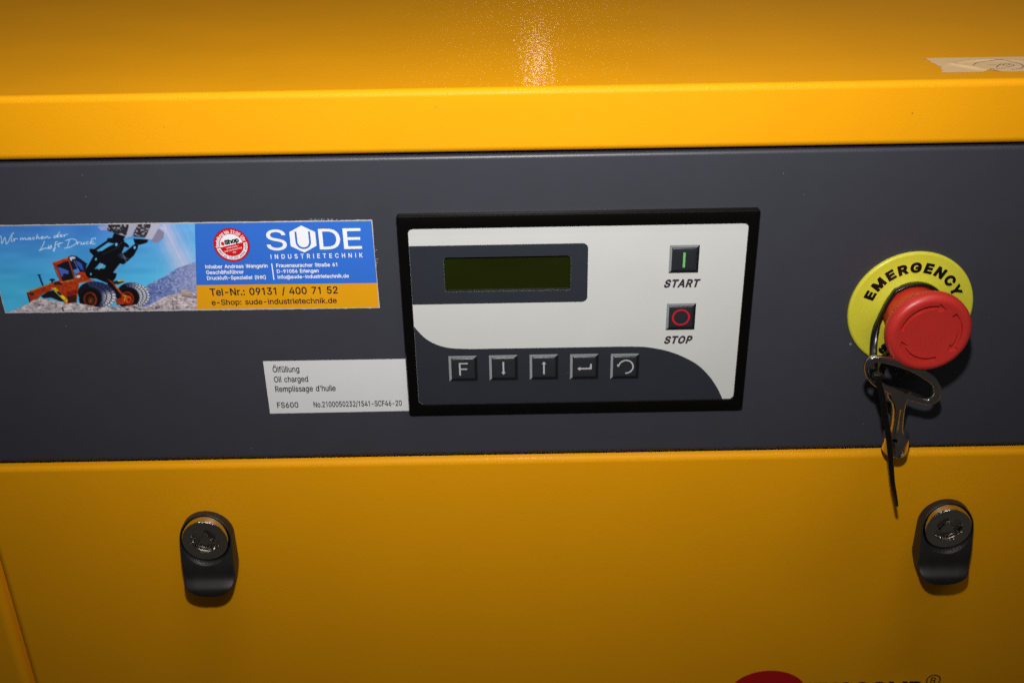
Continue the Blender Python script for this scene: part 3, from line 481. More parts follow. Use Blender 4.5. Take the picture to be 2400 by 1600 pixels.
def stroke(pts, wd): return ribbon(pts, wd)
def arrow(tip, tail, wd, hw, hl):
    dx, dz = tip[0] - tail[0], tip[1] - tail[1]; l = math.hypot(dx, dz); dx /= l; dz /= l; nx, nz = -dz, dx
    b = (tip[0] - dx * hl, tip[1] - dz * hl)
    return [tip, (b[0] + nx * hw, b[1] + nz * hw), (b[0] + nx * wd / 2, b[1] + nz * wd / 2), (tail[0] + nx * wd / 2, tail[1] + nz * wd / 2),
            (tail[0] - nx * wd / 2, tail[1] - nz * wd / 2), (b[0] - nx * wd / 2, b[1] - nz * wd / 2), (b[0] - nx * hw, b[1] - nz * hw)]
def key(x, z, sym, m, label):      # x,z = top-left corner, 14 mm square
    e = 1.2
    q = lambda d, r=.15: rrect(x + e + d, z - 14 + e + d, x + 14 - e - d, z - e - d, r, 3)
    vs, fs = loft([at(q(0), 3.25), at(q(.05), 3.45), at(q(.25, .4), 3.72), at(q(.6, .6), 3.86), at(q(1.2, .9), 3.94), at(q(2.4, 1.2), 3.97)], cap1=True)
    k = mesh('key', vs, fs, MKEY, unit, 50); k['label'] = label
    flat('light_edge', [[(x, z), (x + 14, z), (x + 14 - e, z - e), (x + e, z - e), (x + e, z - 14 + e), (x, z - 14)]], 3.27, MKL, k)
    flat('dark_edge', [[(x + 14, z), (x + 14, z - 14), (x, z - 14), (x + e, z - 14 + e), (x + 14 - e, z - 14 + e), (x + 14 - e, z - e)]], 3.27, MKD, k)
    flat('symbol', sym(x, z), 3.99, m, k)
f_sym = lambda x, z: [[(x + 5.0, z - 3.5), (x + 9.4, z - 3.5), (x + 9.4, z - 4.25), (x + 5.8, z - 4.25), (x + 5.8, z - 6.6), (x + 9.0, z - 6.6), (x + 9.0, z - 7.35), (x + 5.8, z - 7.35), (x + 5.8, z - 10.5), (x + 5.0, z - 10.5)]]
d_sym = lambda x, z: [arrow((x + 6.95, z - 10.5), (x + 6.95, z - 3.4), .82, 1.1, 1.45)]
u_sym = lambda x, z: [arrow((x + 7.0, z - 3.5), (x + 7.0, z - 10.6), .82, 1.1, 1.45)]
def e_sym(x, z): return [[(x + 3.5, z - 7.75), (x + 4.95, z - 6.65), (x + 4.95, z - 7.3), (x + 9.4, z - 7.3), (x + 9.7, z - 7.0), (x + 9.8, z - 5.2), (x + 10.65, z - 5.2), (x + 10.65, z - 8.15), (x + 4.95, z - 8.15), (x + 4.95, z - 8.85)]]
def r_sym(x, z):
    c = (x + 7.5, z - 6.9); a = [R(-93 + 258 * i / 30) for i in range(31)]
    st = ribbon([(c[0] + 3.55 * math.cos(t), c[1] + 3.55 * math.sin(t)) for t in a], .72)
    return [st], (c, a[-1])
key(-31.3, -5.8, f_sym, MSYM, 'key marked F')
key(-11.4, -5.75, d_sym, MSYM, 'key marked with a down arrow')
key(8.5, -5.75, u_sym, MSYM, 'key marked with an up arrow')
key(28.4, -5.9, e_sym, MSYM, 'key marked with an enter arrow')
def r2(x, z):
    st, (c, a) = r_sym(x, z)
    ex, ez = c[0] + 3.55 * math.cos(a), c[1] + 3.55 * math.sin(a)
    return st + [[(ex - 1.0, ez + .15), (ex + .35, ez + .35 ), (ex + .45, ez - .1), (ex - .45, ez - 1.0)]] if False else st
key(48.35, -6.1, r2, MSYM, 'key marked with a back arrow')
kk = [o for o in unit.children if o.name.startswith('key')][-1]
flat('symbol', [[(51.35, -12.05), (52.05, -11.45), (52.9, -11.95), (52.05, -13.1)]], 4.0, MSYM, kk)
key(74.4, 50.2, lambda x, z: [[(x + 6.4, z - 3.5), (x + 7.5, z - 3.5), (x + 7.5, z - 11), (x + 6.4, z - 11)]], MGREEN, 'START key with a green bar')
key(74.5, 20.35, lambda x, z: [circle(x + 7.0, z - 7.0, 4.3, 40), circle(x + 7.0, z - 7.0, 3.5, 40)], MRED, 'STOP key with a red ring')

# ================================================================== STICKERS
def ragged(x0, z0, x1, z1, step=.7, amp=.18, seed=1, tilt=0.0, corners=None):
    rr = random.Random(seed)
    cs = corners or [(x0, z0), (x1, z0), (x1, z1), (x0, z1)]
    out = []
    for i in range(4):
        a, b = cs[i], cs[(i + 1) % 4]
        n = max(2, int(math.hypot(b[0] - a[0], b[1] - a[1]) / step)); nx, nz = b[1] - a[1], a[0] - b[0]; l = math.hypot(nx, nz)
        drift = 0
        for k in range(n):
            drift = drift * .8 + rr.uniform(-amp, amp) * .6
            d = drift + (rr.uniform(0, amp * 2.2) if rr.random() < .12 else 0)
            if k == 0: d = 0
            out.append((a[0] + (b[0] - a[0]) * k / n + nx / l * d, a[1] + (b[1] - a[1]) * k / n + nz / l * d))
    return out
stk = empty('advertising_sticker', -150, 0, 42,
            'long blue and amber advertising sticker with a wheel loader photograph, left of the control unit', 'sticker')
BL, BR, TR, TL = (-243.9, 20.0), (-63.4, 19.3), (-63.8, 64.2), (-243.9, 64.8)
out = ragged(0, 0, 0, 0, corners=[BL, BR, TR, TL], amp=.10, seed=3)
vs, fs = loft([at(out, 0.0), at(out, .16)], cap0=False, cap1=True)
paper = flat('paper_backing', [out], .14, MPAP, stk)
flat('blue_field', [[(-149.8, 32.9), (-63.8, 32.4), (-64.2, 63.6), (-145.9, 63.9)]], .18, MBLUE, stk)
flat('amber_field', [[(-151.35, 20.3), (-63.8, 19.7), (-63.8, 32.4), (-149.8, 32.9)]], .18, MORG, stk)
# paper fibres standing off the torn edge
fb = []
for i in range(34):
    if i < 22: x = random.uniform(-93, -79); z = 64.25; a = random.uniform(40, 140)
    elif i < 28: x = -63.6; z = random.uniform(40, 50); a = random.uniform(-50, 50)
    else: x = random.uniform(-230, -150); z = 64.5; a = random.uniform(60, 120)
    l = random.uniform(.5, 1.5); b = random.uniform(-.5, .5)
    pts = [(x + l * s * math.cos(R(a)) + b * s * s, z + l * s * math.sin(R(a)) * .8) for s in (0, .35, .7, 1)]
    fb.append(ribbon(pts, .10))
me_f = []
vs, fs = [], []
for q in fb:
    b0 = len(vs); n = len(q) // 2
    vs += [V(x, .1 + .15 * random.random(), z) for x, z in q]
    for j in range(n - 1): fs.append((b0 + j, b0 + j + 1, b0 + 2 * n - 2 - j, b0 + 2 * n - 1 - j))
mesh('paper_fibres', vs, fs, MPAP, stk)['kind'] = 'stuff'
# big wordmark
wm = words('S', -114.0, 50.1, -104.5, 10.0, bold=4) + words('D', -89.3, 50.1, -79.4, 10.0, bold=6) + words('E', -77.9, 50.1, -69.5, 10.0, bold=6)
flat('wordmark', wm, .21, MPWH, stk, text=True)
hexa = [(-96.8, 62.0), (-90.7, 58.7), (-90.7, 51.9), (-96.75, 48.6), (-102.8, 51.9), (-102.7, 58.9)]
def ushape():
    o_, i_ = [], []
    c = (-96.7, 53.9)
    o_ = [(-100.3, 59.1), (-100.3, 53.9)] + [(c[0] + 3.6 * math.cos(R(a)), c[1] + 3.6 * math.sin(R(a))) for a in range(195, 346, 15)] + [(-93.1, 53.9), (-93.1, 59.1)]
    i_ = [(-94.0, 59.1), (-94.0, 53.9)] + [(c[0] + 2.7 * math.cos(R(a)), c[1] + 2.7 * math.sin(R(a))) for a in range(345, 194, -15)] + [(-99.4, 53.9), (-99.4, 59.1)]
    return o_ + i_
flat('hexagon_mark', [hexa, ushape()], .21, MPWH, stk)
cs = words('INDUSTRIETECHNIK', -112.8, 45.7, -69.5, 2.15, bold=14, track=330)
cs += words('Inhaber Andreas Wangerin', -144.2, 41.4, -114.8, 1.75, bold=18)
cs += words('Geschäftsführer', -144.2, 38.5, -126.4, 1.75, bold=18)
cs += words('Druckluft-Spezialist (IHK)', -144.2, 35.6, -116.3, 1.75, bold=18)
cs += [[(-112.95, 43.3), (-112.45, 43.3), (-112.35, 35.0), (-112.85, 35.0)]]
cs += words('Frauenauracher Straße 61', -110.7, 41.4, -81.9, 1.72, bold=18)
cs += words('D-91056 Erlangen', -110.7, 38.45, -90.9, 1.72, bold=18)
cs += words('info@sude-industrietechnik.de', -110.7, 35.55, -76.9, 1.72, bold=18)
flat('white_lettering', cs, .21, MPWH, stk, text=True)
cs = words('Tel-Nr.: 09131 / 400 71 52', -143.9, 27.4, -82.8, 3.55, bold=17)
cs += words('e-Shop: sude-industrietechnik.de', -143.9, 22.4, -83.8, 2.75, bold=15)
flat('black_lettering', cs, .21, MBLK, stk, text=True)
# round badge
bx, bz = -130.3, 53.0
badge = flat('round_badge', [circle(bx, bz, 8.45, 64)], .21, MPNAVY, stk)
flat('red_ring', [circle(bx, bz, 8.25, 64)], .235, MPRED, badge)
tl = R(12.6)
def sector(r0, r1, a0, a1, n=40):
    A = [R(a0 + (a1 - a0) * i / n) for i in range(n + 1)]
    return [(bx + r1 * math.cos(a), bz + r1 * math.sin(a)) for a in A] + ([(bx + r0 * math.cos(a), bz + r0 * math.sin(a)) for a in A[::-1]] if r0 else [])
flat('white_half', [sector(0, 5.45, 14, 192)], .26, MPWH, badge)
flat('white_band', [sector(5.6, 7.35, 194.5, 370.5)], .26, MPWH, badge)
cs = arcwords('Bestellung bis 21:00 Uhr', bx, bz, 5.85, 191, 17, 1.6, bold=20, ext=.76)
flat('badge_lettering', cs, .275, MPWH, badge, text=True)
def rot(cs, ox, oz, a):
    c, s = math.cos(a), math.sin(a)
    return [[(ox + (x - ox) * c - (z - oz) * s, oz + (x - ox) * s + (z - oz) * c) for x, z in q] for q in cs]
cs = words('Shop', bx - 2.9, bz + .85, bx + 4.1, 2.0, bold=55)
cs = rot(cs, bx, bz, tl)
cs += arcwords('Mehr als 100.000 Artikel online', bx, bz, 7.05, 199, 367, 1.2, bold=6, inside=True, ext=.78)
flat('badge_lettering', cs, .29, MBLK, badge, text=True)
flat('badge_lettering', rot(words('e', bx - 4.6, bz + .85, bx - 3.0, 2.0, bold=55), bx, bz, tl), .29, MPRED, badge, text=True)
cs = rot(words('www.sude-', bx - 3.0, bz - 1.35, bx + 3.0, .95) + words('industrietechnik', bx - 4.3, bz - 2.75, bx + 4.3, .95) + words('de', bx - .7, bz - 4.1, bx + .7, .95), bx, bz, tl)
flat('badge_lettering', cs, .29, MPWH, badge, text=True)

# ---- the printed photograph on its left half, worked out as colours on a fine grid
H9 = [0.04008225, -0.0006996383, -234.6552, -0.0007817762, -0.04478793, 70.43509, -6.753479e-07, -3.869066e-05]
def uv2mm(u, v):
    d = H9[6] * u + H9[7] * v + 1
    return (H9[0] * u + H9[1] * v + H9[2]) / d, (H9[3] * u + H9[4] * v + H9[5]) / d
NX, NY, SS = 430, 176, 3
U0, U1, V0_, V1_ = -190.0, 2312.0, 146.0, 1116.0
gx, gy = NX * SS, NY * SS
uu, vv = np.meshgrid(U0 + (np.arange(gx) + .5) / gx * (U1 - U0), V0_ + (np.arange(gy) + .5) / gy * (V1_ - V0_))
vv = vv + (1 - uu / 2262) * 20 * (vv - 146) / 970
IM = np.zeros((gy, gx, 3))
def vnoise(fu, fv, seed):
    r = np.random.default_rng(seed); G = r.random((200, 400))
    x = (uu + 200) / fu; y = vv / fv; xi = np.floor(x).astype(int); yi = np.floor(y).astype(int)
    a = x - xi; b = y - yi; a = a * a * (3 - 2 * a); b = b * b * (3 - 2 * b)
    g = lambda i, j: G[j % 200, i % 400]
    return (g(xi, yi) * (1 - a) + g(xi + 1, yi) * a) * (1 - b) + (g(xi, yi + 1) * (1 - a) + g(xi + 1, yi + 1) * a) * b
def inside(poly):
    m_ = np.zeros(uu.shape, bool)
    P = np.array(poly, float)
    us, vs_ = P[:, 0], P[:, 1]
    sel = (uu >= us.min() - 2) & (uu <= us.max() + 2) & (vv >= vs_.min() - 2) & (vv <= vs_.max() + 2)
    x = uu[sel]; y = vv[sel]; r = np.zeros(x.shape, bool)
    for i in range(len(P)):
        x0, y0 = P[i - 1]; x1, y1 = P[i]
        c = (y0 > y) != (y1 > y)
        r ^= c & (x < (x1 - x0) * (y - y0) / ((y1 - y0) or 1e-9) + x0)
    m_[sel] = r
    return m_
def paint(m_, col, al=1.0):
    a = (m_ * al)[..., None] if not isinstance(al, np.ndarray) else (m_ * al)[..., None]
    IM[:] = IM * (1 - a) + np.array(col, float) * a if not isinstance(col, np.ndarray) or col.ndim == 1 else IM * (1 - a) + col * a
def poly(col, *pts, al=1.0): paint(inside(pts), col, al)
def ell(col, cx, cy, rx, ry, rot_=0, al=1.0):
    c, s = math.cos(R(rot_)), math.sin(R(rot_)); x = uu - cx; y = vv - cy
    paint((((x * c + y * s) / rx) ** 2 + ((-x * s + y * c) / ry) ** 2) < 1, col, al)
def line(col, a, b, wd, al=1.0):
    ax, ay = a; bx_, by = b; dx, dy = bx_ - ax, by - ay; t = np.clip(((uu - ax) * dx + (vv - ay) * dy) / (dx * dx + dy * dy), 0, 1)
    paint(np.hypot(uu - ax - t * dx, vv - ay - t * dy) < wd / 2, col, al)
def pline(col, pts, wd):
    for a, b in zip(pts[:-1], pts[1:]): line(col, a, b, wd)
t_ = np.clip((vv - 146) / 700, 0, 1)[..., None]
sky = np.array((62, 118, 196.)) * (1 - t_) + np.array((66, 170, 214.)) * t_
r_ = np.clip((uu - 900) / 1400, 0, 1)[..., None]
sky = sky * (1 - r_ * .5) + np.array((104, 190, 232.)) * r_ * .5
IM[:] = sky + (vnoise(300, 60, 1)[..., None] - .5) * 16
# dust plume from the bucket
dl = (uu - 1900) - (vv - 150) * .50
s_n = np.random.default_rng(4).random(400); dx_ = (dl + 700) / 17; i_d = np.clip(np.floor(dx_).astype(int), 0, 398); f_d = dx_ - i_d
strk = s_n[i_d] * (1 - f_d) + s_n[i_d + 1] * f_d
al = np.exp(-(dl / (85 + .16 * vv)) ** 2) * (.62 + .38 * strk) * (.75 + .25 * vnoise(90, 120, 2))
paint(np.ones_like(uu), (120, 176, 226), np.clip((dl - 60) / 260, 0, .6) * (.4 + .6 * strk))
paint(np.ones_like(uu), (190, 184, 214), np.clip(al, 0, .9))
st = (vnoise(14, 14, 5) > .80) & (uu + vv * .3 > 1960)
paint(st, (190, 205, 228), .10)
hill = inside([(1600, 900), (1650, 850), (1700, 818), (1880, 730), (2050, 620), (2150, 590), (2320, 520), (2320, 1120), (1600, 1120)])
hn = .6 * vnoise(22, 15, 7) + .4 * vnoise(11, 9, 17); hn2 = vnoise(60, 40, 8)
paint(hill, (88, 106, 164)); paint(hill & (hn > .62), (156, 164, 202), .75); paint(hill & (hn < .36), (58, 72, 128), .8); paint(hill & (vnoise(5, 5, 31) > .86), (176, 182, 208), .6)
paint(hill, (168, 168, 200), np.clip((uu - 1850) / 560, 0, .75) * (.6 + .4 * hn2)); paint(hill, (120, 132, 178), .3 * hn2)
# bucket load
rn = .6 * vnoise(24, 16, 9) + .4 * vnoise(10, 8, 19)
def rock(dark, light, thr, *pts):
    k = inside(pts); paint(k, dark); paint(k & (rn > thr), light)
poly((142, 152, 198), (1120, 150), (1245, 146), (1235, 190), (1160, 195))
rock((38, 36, 44), (156, 154, 162), .60, (1245, 140), (1490, 140), (1450, 262), (1330, 228), (1225, 196))
poly((160, 160, 178), (1480, 140), (1575, 140), (1510, 262), (1436, 284), (1455, 240))
rock((44, 42, 48), (146, 142, 152), .58, (1575, 140), (1745, 140), (1690, 275), (1540, 268), (1530, 240))
poly((172, 170, 190), (1735, 140), (1835, 146), (1745, 300), (1665, 292))
poly((126, 122, 150), (1815, 180), (1890, 190), (1880, 280), (1810, 338), (1740, 322))
poly((196, 190, 214), (1830, 150), (1920, 160), (1900, 230), (1850, 190), al=.6)
# lift arms
K_ = (7, 8, 14)
poly(K_, (1310, 225), (1440, 262), (1400, 330), (1300, 345), (1225, 325), (1235, 285), (1290, 280))
poly(K_, (1030, 405), (1090, 408), (1130, 440), (1330, 340), (1420, 300), (1485, 375), (1478, 395), (1430, 380), (1395, 460), (1440, 440), (1555, 345), (1590, 360), (1582, 400), (1540, 480), (1470, 545), (1420, 585), (1380, 575), (1350, 610), (1250, 745), (1232, 800), (1100, 745), (1010, 745), (958, 690), (1075, 485), (1032, 440))
pline(K_, [(1090, 420), (1230, 325)], 26)
poly(K_, (1530, 288), (1705, 300), (1690, 335), (1600, 362), (1548, 340))
poly(tuple(sky[300, 900]), (1420, 322), (1462, 300), (1530, 292), (1545, 338), (1500, 372), (1484, 358))
poly(tuple(sky[300, 900]), (1122, 432), (1235, 345), (1300, 347), (1170, 430))
for cx, cy, rx, ry in ((1337, 356, 14, 20), (1548, 391, 13, 18), (1103, 525, 10, 16), (1045, 695, 9, 14)): ell((90, 180, 225), cx, cy, rx, ry, 20)
poly((64, 160, 210), (1085, 640), (1150, 565), (1218, 598), (1200, 632), (1120, 632))
line((160, 150, 165), (1178, 582), (1120, 660), 14)
line((26, 32, 52), (1370, 480), (1440, 520), 40, .8); line((70, 80, 110), (1385, 470), (1440, 500), 14, .7)
poly(K_, (1070, 650), (1200, 640), (1230, 740), (1060, 740))
line((120, 140, 180), (1385, 598), (1322, 668), 12)
poly(K_, (1280, 672), (1342, 690), (1330, 740), (1290, 790), (1230, 790), (1250, 735))
# rear body and cab
O1, O2, O3 = (160, 52, 14), (128, 40, 12), (190, 78, 26)
poly(O1, (306, 900), (470, 845), (600, 790), (695, 765), (870, 735), (1000, 738), (1090, 768), (910, 800), (880, 1030), (745, 1035), (690, 940), (600, 870), (480, 930), (430, 985), (345, 1025))
poly((20, 24, 44), (306, 905), (318, 903), (352, 1020), (340, 1026))
line(O3, (310, 902), (690, 768), 9); line((190, 150, 40), (320, 905), (620, 795), 4)
poly((30, 34, 60), (325, 912), (385, 905), (398, 940), (360, 945))
poly((22, 18, 24), (470, 945), (560, 890), (620, 880), (700, 950), (745, 1010), (700, 1010), (590, 965), (500, 972))
line((28, 20, 26), (640, 800), (700, 800), 40, .8)
poly((40, 20, 20), (760, 900), (880, 880), (880, 1020), (790, 1030), al=.75); poly((180, 30, 14), (760, 905), (870, 880), (872, 930), (770, 960), al=.6)
for k in range(3): line((20, 14, 18), (770, 960 + 26 * k), (880, 945 + 26 * k), 9)
poly((206, 178, 40), (590, 853), (640, 850), (775, 990), (775, 1032), (762, 1028), (640, 905)); poly((24, 26, 50), (645, 898), (678, 893), (715, 930), (690, 942))
poly(O1, (600, 568), (795, 503), (838, 640), (880, 770), (700, 800), (690, 780), (640, 640))
line(O3, (604, 568), (790, 506), 12)
poly((14, 16, 30), (652, 590), (786, 540), (850, 748), (722, 776), (690, 700))
poly((58, 90, 170), (664, 612), (700, 622), (788, 655), (790, 690), (706, 728)); ell((20, 22, 44), 750, 705, 28, 16)
poly((16, 22, 48), (786, 500), (822, 482), (880, 490), (1000, 575), (980, 690), (900, 730), (850, 690))
poly((46, 80, 170), (862, 530), (940, 575), (962, 655), (930, 640), (890, 590)); poly((64, 130, 200), (840, 650), (900, 630), (925, 690), (860, 695))
line((15, 18, 34), (790, 500), (1000, 580), 13); poly((190, 195, 205), (798, 502), (840, 492), (872, 505), (860, 522), (832, 520), (828, 545), (810, 540)); line((120, 135, 170), (850, 540), (925, 690), 7)
line((180, 150, 60), (700, 790), (850, 765), 7); line(O1, (905, 700), (960, 695), 50); poly((200, 205, 215), (885, 710), (925, 708), (930, 735), (890, 740)); poly(O1, (930, 695), (980, 700), (1020, 745), (900, 775), (860, 770), (860, 740), (920, 735))
line((30, 40, 60), (632, 600), (625, 625), 6); line((30, 40, 60), (625, 625), (668, 735), 6)
line((18, 34, 76), (450, 708), (492, 822), 20); line((18, 20, 34), (432, 704), (466, 706), 9)
ell((12, 24, 44), 602, 762, 32, 14); line((12, 24, 44), (602, 762), (602, 790), 18)
# tyres
def tyre(cx, cy, rx, ry, tx, ty, trx, try_, seed, blue):
    ell((14, 14, 24), tx, ty, trx, try_, 12)
    x = uu - tx; y = vv - ty
    c, s = math.cos(R(12)), math.sin(R(12)); X = (x * c + y * s) / trx; Y = (-x * s + y * c) / try_
    rr_ = np.hypot(X, Y); ang = np.arctan2(Y, X)
    x2 = (uu - cx) / rx; y2 = (vv - cy) / ry; ri = np.hypot(x2, y2)
    treadm = (rr_ < .985) & (ri > 1.0) & (ang > -2.3) & (ang < 1.35)
    w_ = np.clip((ri - 1.0) / np.maximum(ri - 1.0 + (1 - rr_) * trx / rx, 1e-3), 0, 1)
    wc = w_ * 3; col_ = np.floor(wc)
    k = ang * 4.1 + (col_ % 2) * .5 + .16 * np.sin((wc - col_) * 3.1) * np.where(col_ % 2 > 0, 1, -1)
    blk = ((k % 1.0) > .20) & ((wc - col_ + .10 * np.sin(k * 6.28)) > .16)
    lit = (.05 + .95 * np.clip((uu - 1150) / 70, 0, 1) * np.clip((vv - 870) / 60, 0, 1)) if blue else np.clip((uu - 1440) / 160, .1, 1)
    lit = np.clip(lit, 0, 1)
    colr = np.array((38, 44, 92.)) * (1 - lit[..., None]) + np.array((196, 198, 212.)) * lit[..., None]
    paint(treadm & blk, colr)
    ell((9, 9, 14), cx, cy, rx, ry, 0)
    paint((np.hypot(x2, y2) > .93) & (np.hypot(x2, y2) < 1.0), (30, 32, 60), .5)
tyre(1470, 968, 128, 122, 1535, 930, 190, 136, 1, False)
ell(O2, 1468, 975, 72, 82, -20); ell((46, 20, 14), 1462, 975, 56, 66, -20); ell((196, 60, 14), 1470, 985, 40, 46); ell((90, 30, 12), 1480, 990, 16, 20)
poly(O1, (1225, 745), (1290, 780), (1400, 905), (1452, 938), (1450, 1000), (1420, 1040), (1340, 1052), (1330, 990), (1400, 960), (1260, 800)); poly((212, 76, 20), (1290, 800), (1330, 825), (1390, 900), (1350, 905)); line((212, 170, 40), (1415, 940), (1448, 945), 12); line((212, 170, 40), (1440, 950), (1430, 1000), 9)
poly((40, 26, 20), (1290, 785), (1345, 768), (1440, 782), (1360, 812), (1310, 812)); poly((206, 170, 40), (1340, 768), (1446, 768), (1440, 780), (1360, 782))
poly((12, 12, 18), (1230, 750), (1290, 800), (1400, 940), (1330, 970), (1240, 860))
tyre(1035, 975, 128, 128, 1115, 932, 222, 150, 2, True)
ell(O2, 1038, 985, 76, 86, -15); ell((30, 16, 14), 1035, 985, 60, 70, -15); ell((84, 36, 18), 1045, 998, 34, 40); ell((120, 52, 22), 1046, 1000, 14, 17)
pline(O1, [(905, 800), (885, 860), (880, 960)], 9); pline(O3, [(905, 800), (1000, 768), (1090, 768)], 9)
line((96, 104, 130), (1400, 500), (1470, 520), 16, .45); line((150, 160, 185), (1410, 455), (1455, 560), 9, .5); line((60, 66, 90), (1340, 400), (1400, 330), 10, .6); line((40, 46, 70), (1180, 470), (1330, 400), 14, .5)
grn = vnoise(18, 12, 40)[..., None]; loader = ((uu > 290) & (uu < 1740) & (vv > 470))[..., None]
IM[:] = np.where(loader & (IM[..., 0:1] > IM[..., 2:3] + 30), IM * (.74 + .42 * grn), IM)
# foreground rubble
gp = [(80, 1140), (150, 1115), (240, 1078), (340, 1022), (400, 985), (470, 970), (560, 985), (640, 1005), (710, 1018), (745, 1045), (800, 1032), (870, 1022), (960, 1040), (1060, 1060), (1160, 1078), (1280, 1066), (1400, 1072), (1500, 1056), (1560, 1044), (1640, 1072), (1720, 1056), (1800, 1010), (1880, 960), (1980, 930), (2080, 905), (2080, 875), (2130, 866), (2200, 890), (2245, 930), (2320, 985), (2320, 1150), (60, 1150)]
G = inside(gp); g1 = vnoise(24, 14, 21); g2 = vnoise(11, 7, 22); g3 = vnoise(60, 34, 23); g4 = vnoise(5, 4, 24)
rdg = np.minimum(np.abs(vnoise(46, 22, 25) - .5), np.abs(vnoise(27, 15, 26) - .5) + .02) * 2
val = 142 + 62 * g1 + 36 * (g2 - .5) + 44 * (g3 - .5) + 30 * (g4 - .5) - 85 * np.exp(-(rdg / .055) ** 2)
gc = np.stack([val + 3, val - 8, val - 4], -1)
gc = np.where((g2 * .6 + g1 * .4 < .22)[..., None], np.array((70, 64, 74.)), gc)
paint(G, np.clip(gc, 40, 222))
ell((150, 132, 132), 2150, 925, 70, 34, 12); ell((168, 150, 146), 2140, 905, 55, 18, 10); line((80, 66, 70), (2090, 945), (2200, 962), 7)
line((52, 50, 56), (720, 1080), (728, 1125), 22, .7)
# handwritten line
W_ = (222, 226, 240)
def hand(k, *sts):
    for s in sts: pline(W_, smoothline(list(s), 5), k)
hand(7, [(-8, 262), (12, 262), (18, 300), (22, 345), (45, 300), (58, 275), (66, 310), (74, 350), (100, 320), (125, 262), (150, 225), (160, 228)],
     [(138, 272), (132, 318), (150, 318)], [(160, 290), (165, 318), (172, 292), (200, 290), (205, 296)],
     [(238, 280), (236, 308)], [(236, 300), (262, 280), (266, 304)], [(266, 298), (292, 280), (296, 302), (310, 298)],
     [(345, 276), (320, 284), (322, 300), (345, 292), (350, 276), (352, 298), (365, 296)], [(398, 272), (376, 280), (378, 296), (402, 292)],
     [(432, 240), (418, 294)], [(420, 288), (445, 268), (448, 290), (460, 288)], [(470, 282), (498, 272), (488, 264), (474, 276), (480, 290), (506, 284)],
     [(520, 268), (518, 290)], [(520, 280), (548, 262), (552, 282), (582, 274)],
     [(655, 252), (625, 262), (622, 278), (650, 270), (685, 212)], [(672, 236), (662, 272), (676, 270)], [(690, 262), (712, 252), (702, 244), (690, 256), (696, 270), (722, 262)],
     [(735, 246), (738, 266), (748, 246), (778, 238)], [(138, 258), (140, 262)])
hand(7, [(512, 320), (492, 370), (462, 420), (455, 424), (480, 414), (520, 400), (584, 402)],
     [(562, 366), (556, 392), (575, 390), (590, 362), (588, 388), (600, 386)],
     [(662, 322), (640, 330), (632, 380), (624, 432), (612, 418), (640, 392)], [(640, 358), (722, 334)], [(688, 334), (668, 378), (690, 376)],
     [(800, 300), (775, 385)], [(752, 312), (830, 292), (880, 312), (868, 350), (800, 388), (740, 398)],
     [(890, 334), (888, 356), (900, 334), (926, 330)], [(936, 334), (932, 354), (955, 350), (964, 330), (964, 350), (976, 348)],
     [(1015, 324), (990, 332), (992, 350), (1018, 344)], [(1062, 284), (1034, 348)], [(1078, 322), (1042, 334), (1062, 350), (1096, 346)],
     [(1080, 280), (1076, 294)], [(1098, 280), (1094, 294)])
IM = np.clip(IM.reshape(NY, SS, NX, SS, 3).mean((1, 3)), 0, 255)
# grid mesh of the print with those colours
cu_ = U0 + (np.arange(NX) + .5) / NX * (U1 - U0); cv_ = V0_ + (np.arange(NY) + .5) / NY * (V1_ - V0_)
vs = []
zt = lambda x: 63.9 + (x + 145.9) * -.0045; zb = lambda x: 20.3 + (x + 145.9) * -.0015
for j in range(NY):
    f_ = j / (NY - 1)
    for i in range(NX):
        xx = -243.6 + (-145.9 - 5.45 * f_ + 243.6) * i / (NX - 1)
        vs.append(V(xx, .18, zt(xx) * (1 - f_) + zb(xx) * f_))
fs = [(j * NX + i, j * NX + i + 1, (j + 1) * NX + i + 1, (j + 1) * NX + i) for j in range(NY - 1) for i in range(NX - 1)]
me = bpy.data.meshes.new('wheel_loader_photograph'); me.from_pydata(vs, [], fs)
# look the colour of each grid point up where it lies on the artwork
X = np.array(vs)[:, 0] * 1000; Z = np.array(vs)[:, 2] * 1000
A = np.array([[H9[0], H9[1], H9[2]], [H9[3], H9[4], H9[5]], [H9[6], H9[7], 1]]); Ai = np.linalg.inv(A)
q = Ai @ np.stack([X, Z, np.ones_like(X)]); pu, pv = q[0] / q[2], q[1] / q[2]
pv = pv - (1 - pu / 2262) * 20 * (pv - 146) / 970
fi = np.clip((pu - U0) / (U1 - U0) * NX - .5, 0, NX - 1.001); fj = np.clip((pv - V0_) / (V1_ - V0_) * NY - .5, 0, NY - 1.001)
i0 = fi.astype(int); j0 = fj.astype(int); a = (fi - i0)[:, None]; b = (fj - j0)[:, None]
C_ = (IM[j0, i0] * (1 - a) + IM[j0, i0 + 1] * a) * (1 - b) + (IM[j0 + 1, i0] * (1 - a) + IM[j0 + 1, i0 + 1] * a) * b
C_ = C_ / 255; C_ = np.where(C_ <= .04045, C_ / 12.92, ((C_ + .055) / 1.055) ** 2.4) * 1.14
ca = me.color_attributes.new('print', 'FLOAT_COLOR', 'POINT')
ca.data.foreach_set('color', np.concatenate([np.clip(C_, 0, 1), np.ones((len(C_), 1))], 1).astype(np.float32).ravel())
link('wheel_loader_photograph', me, MPHOTO, stk)

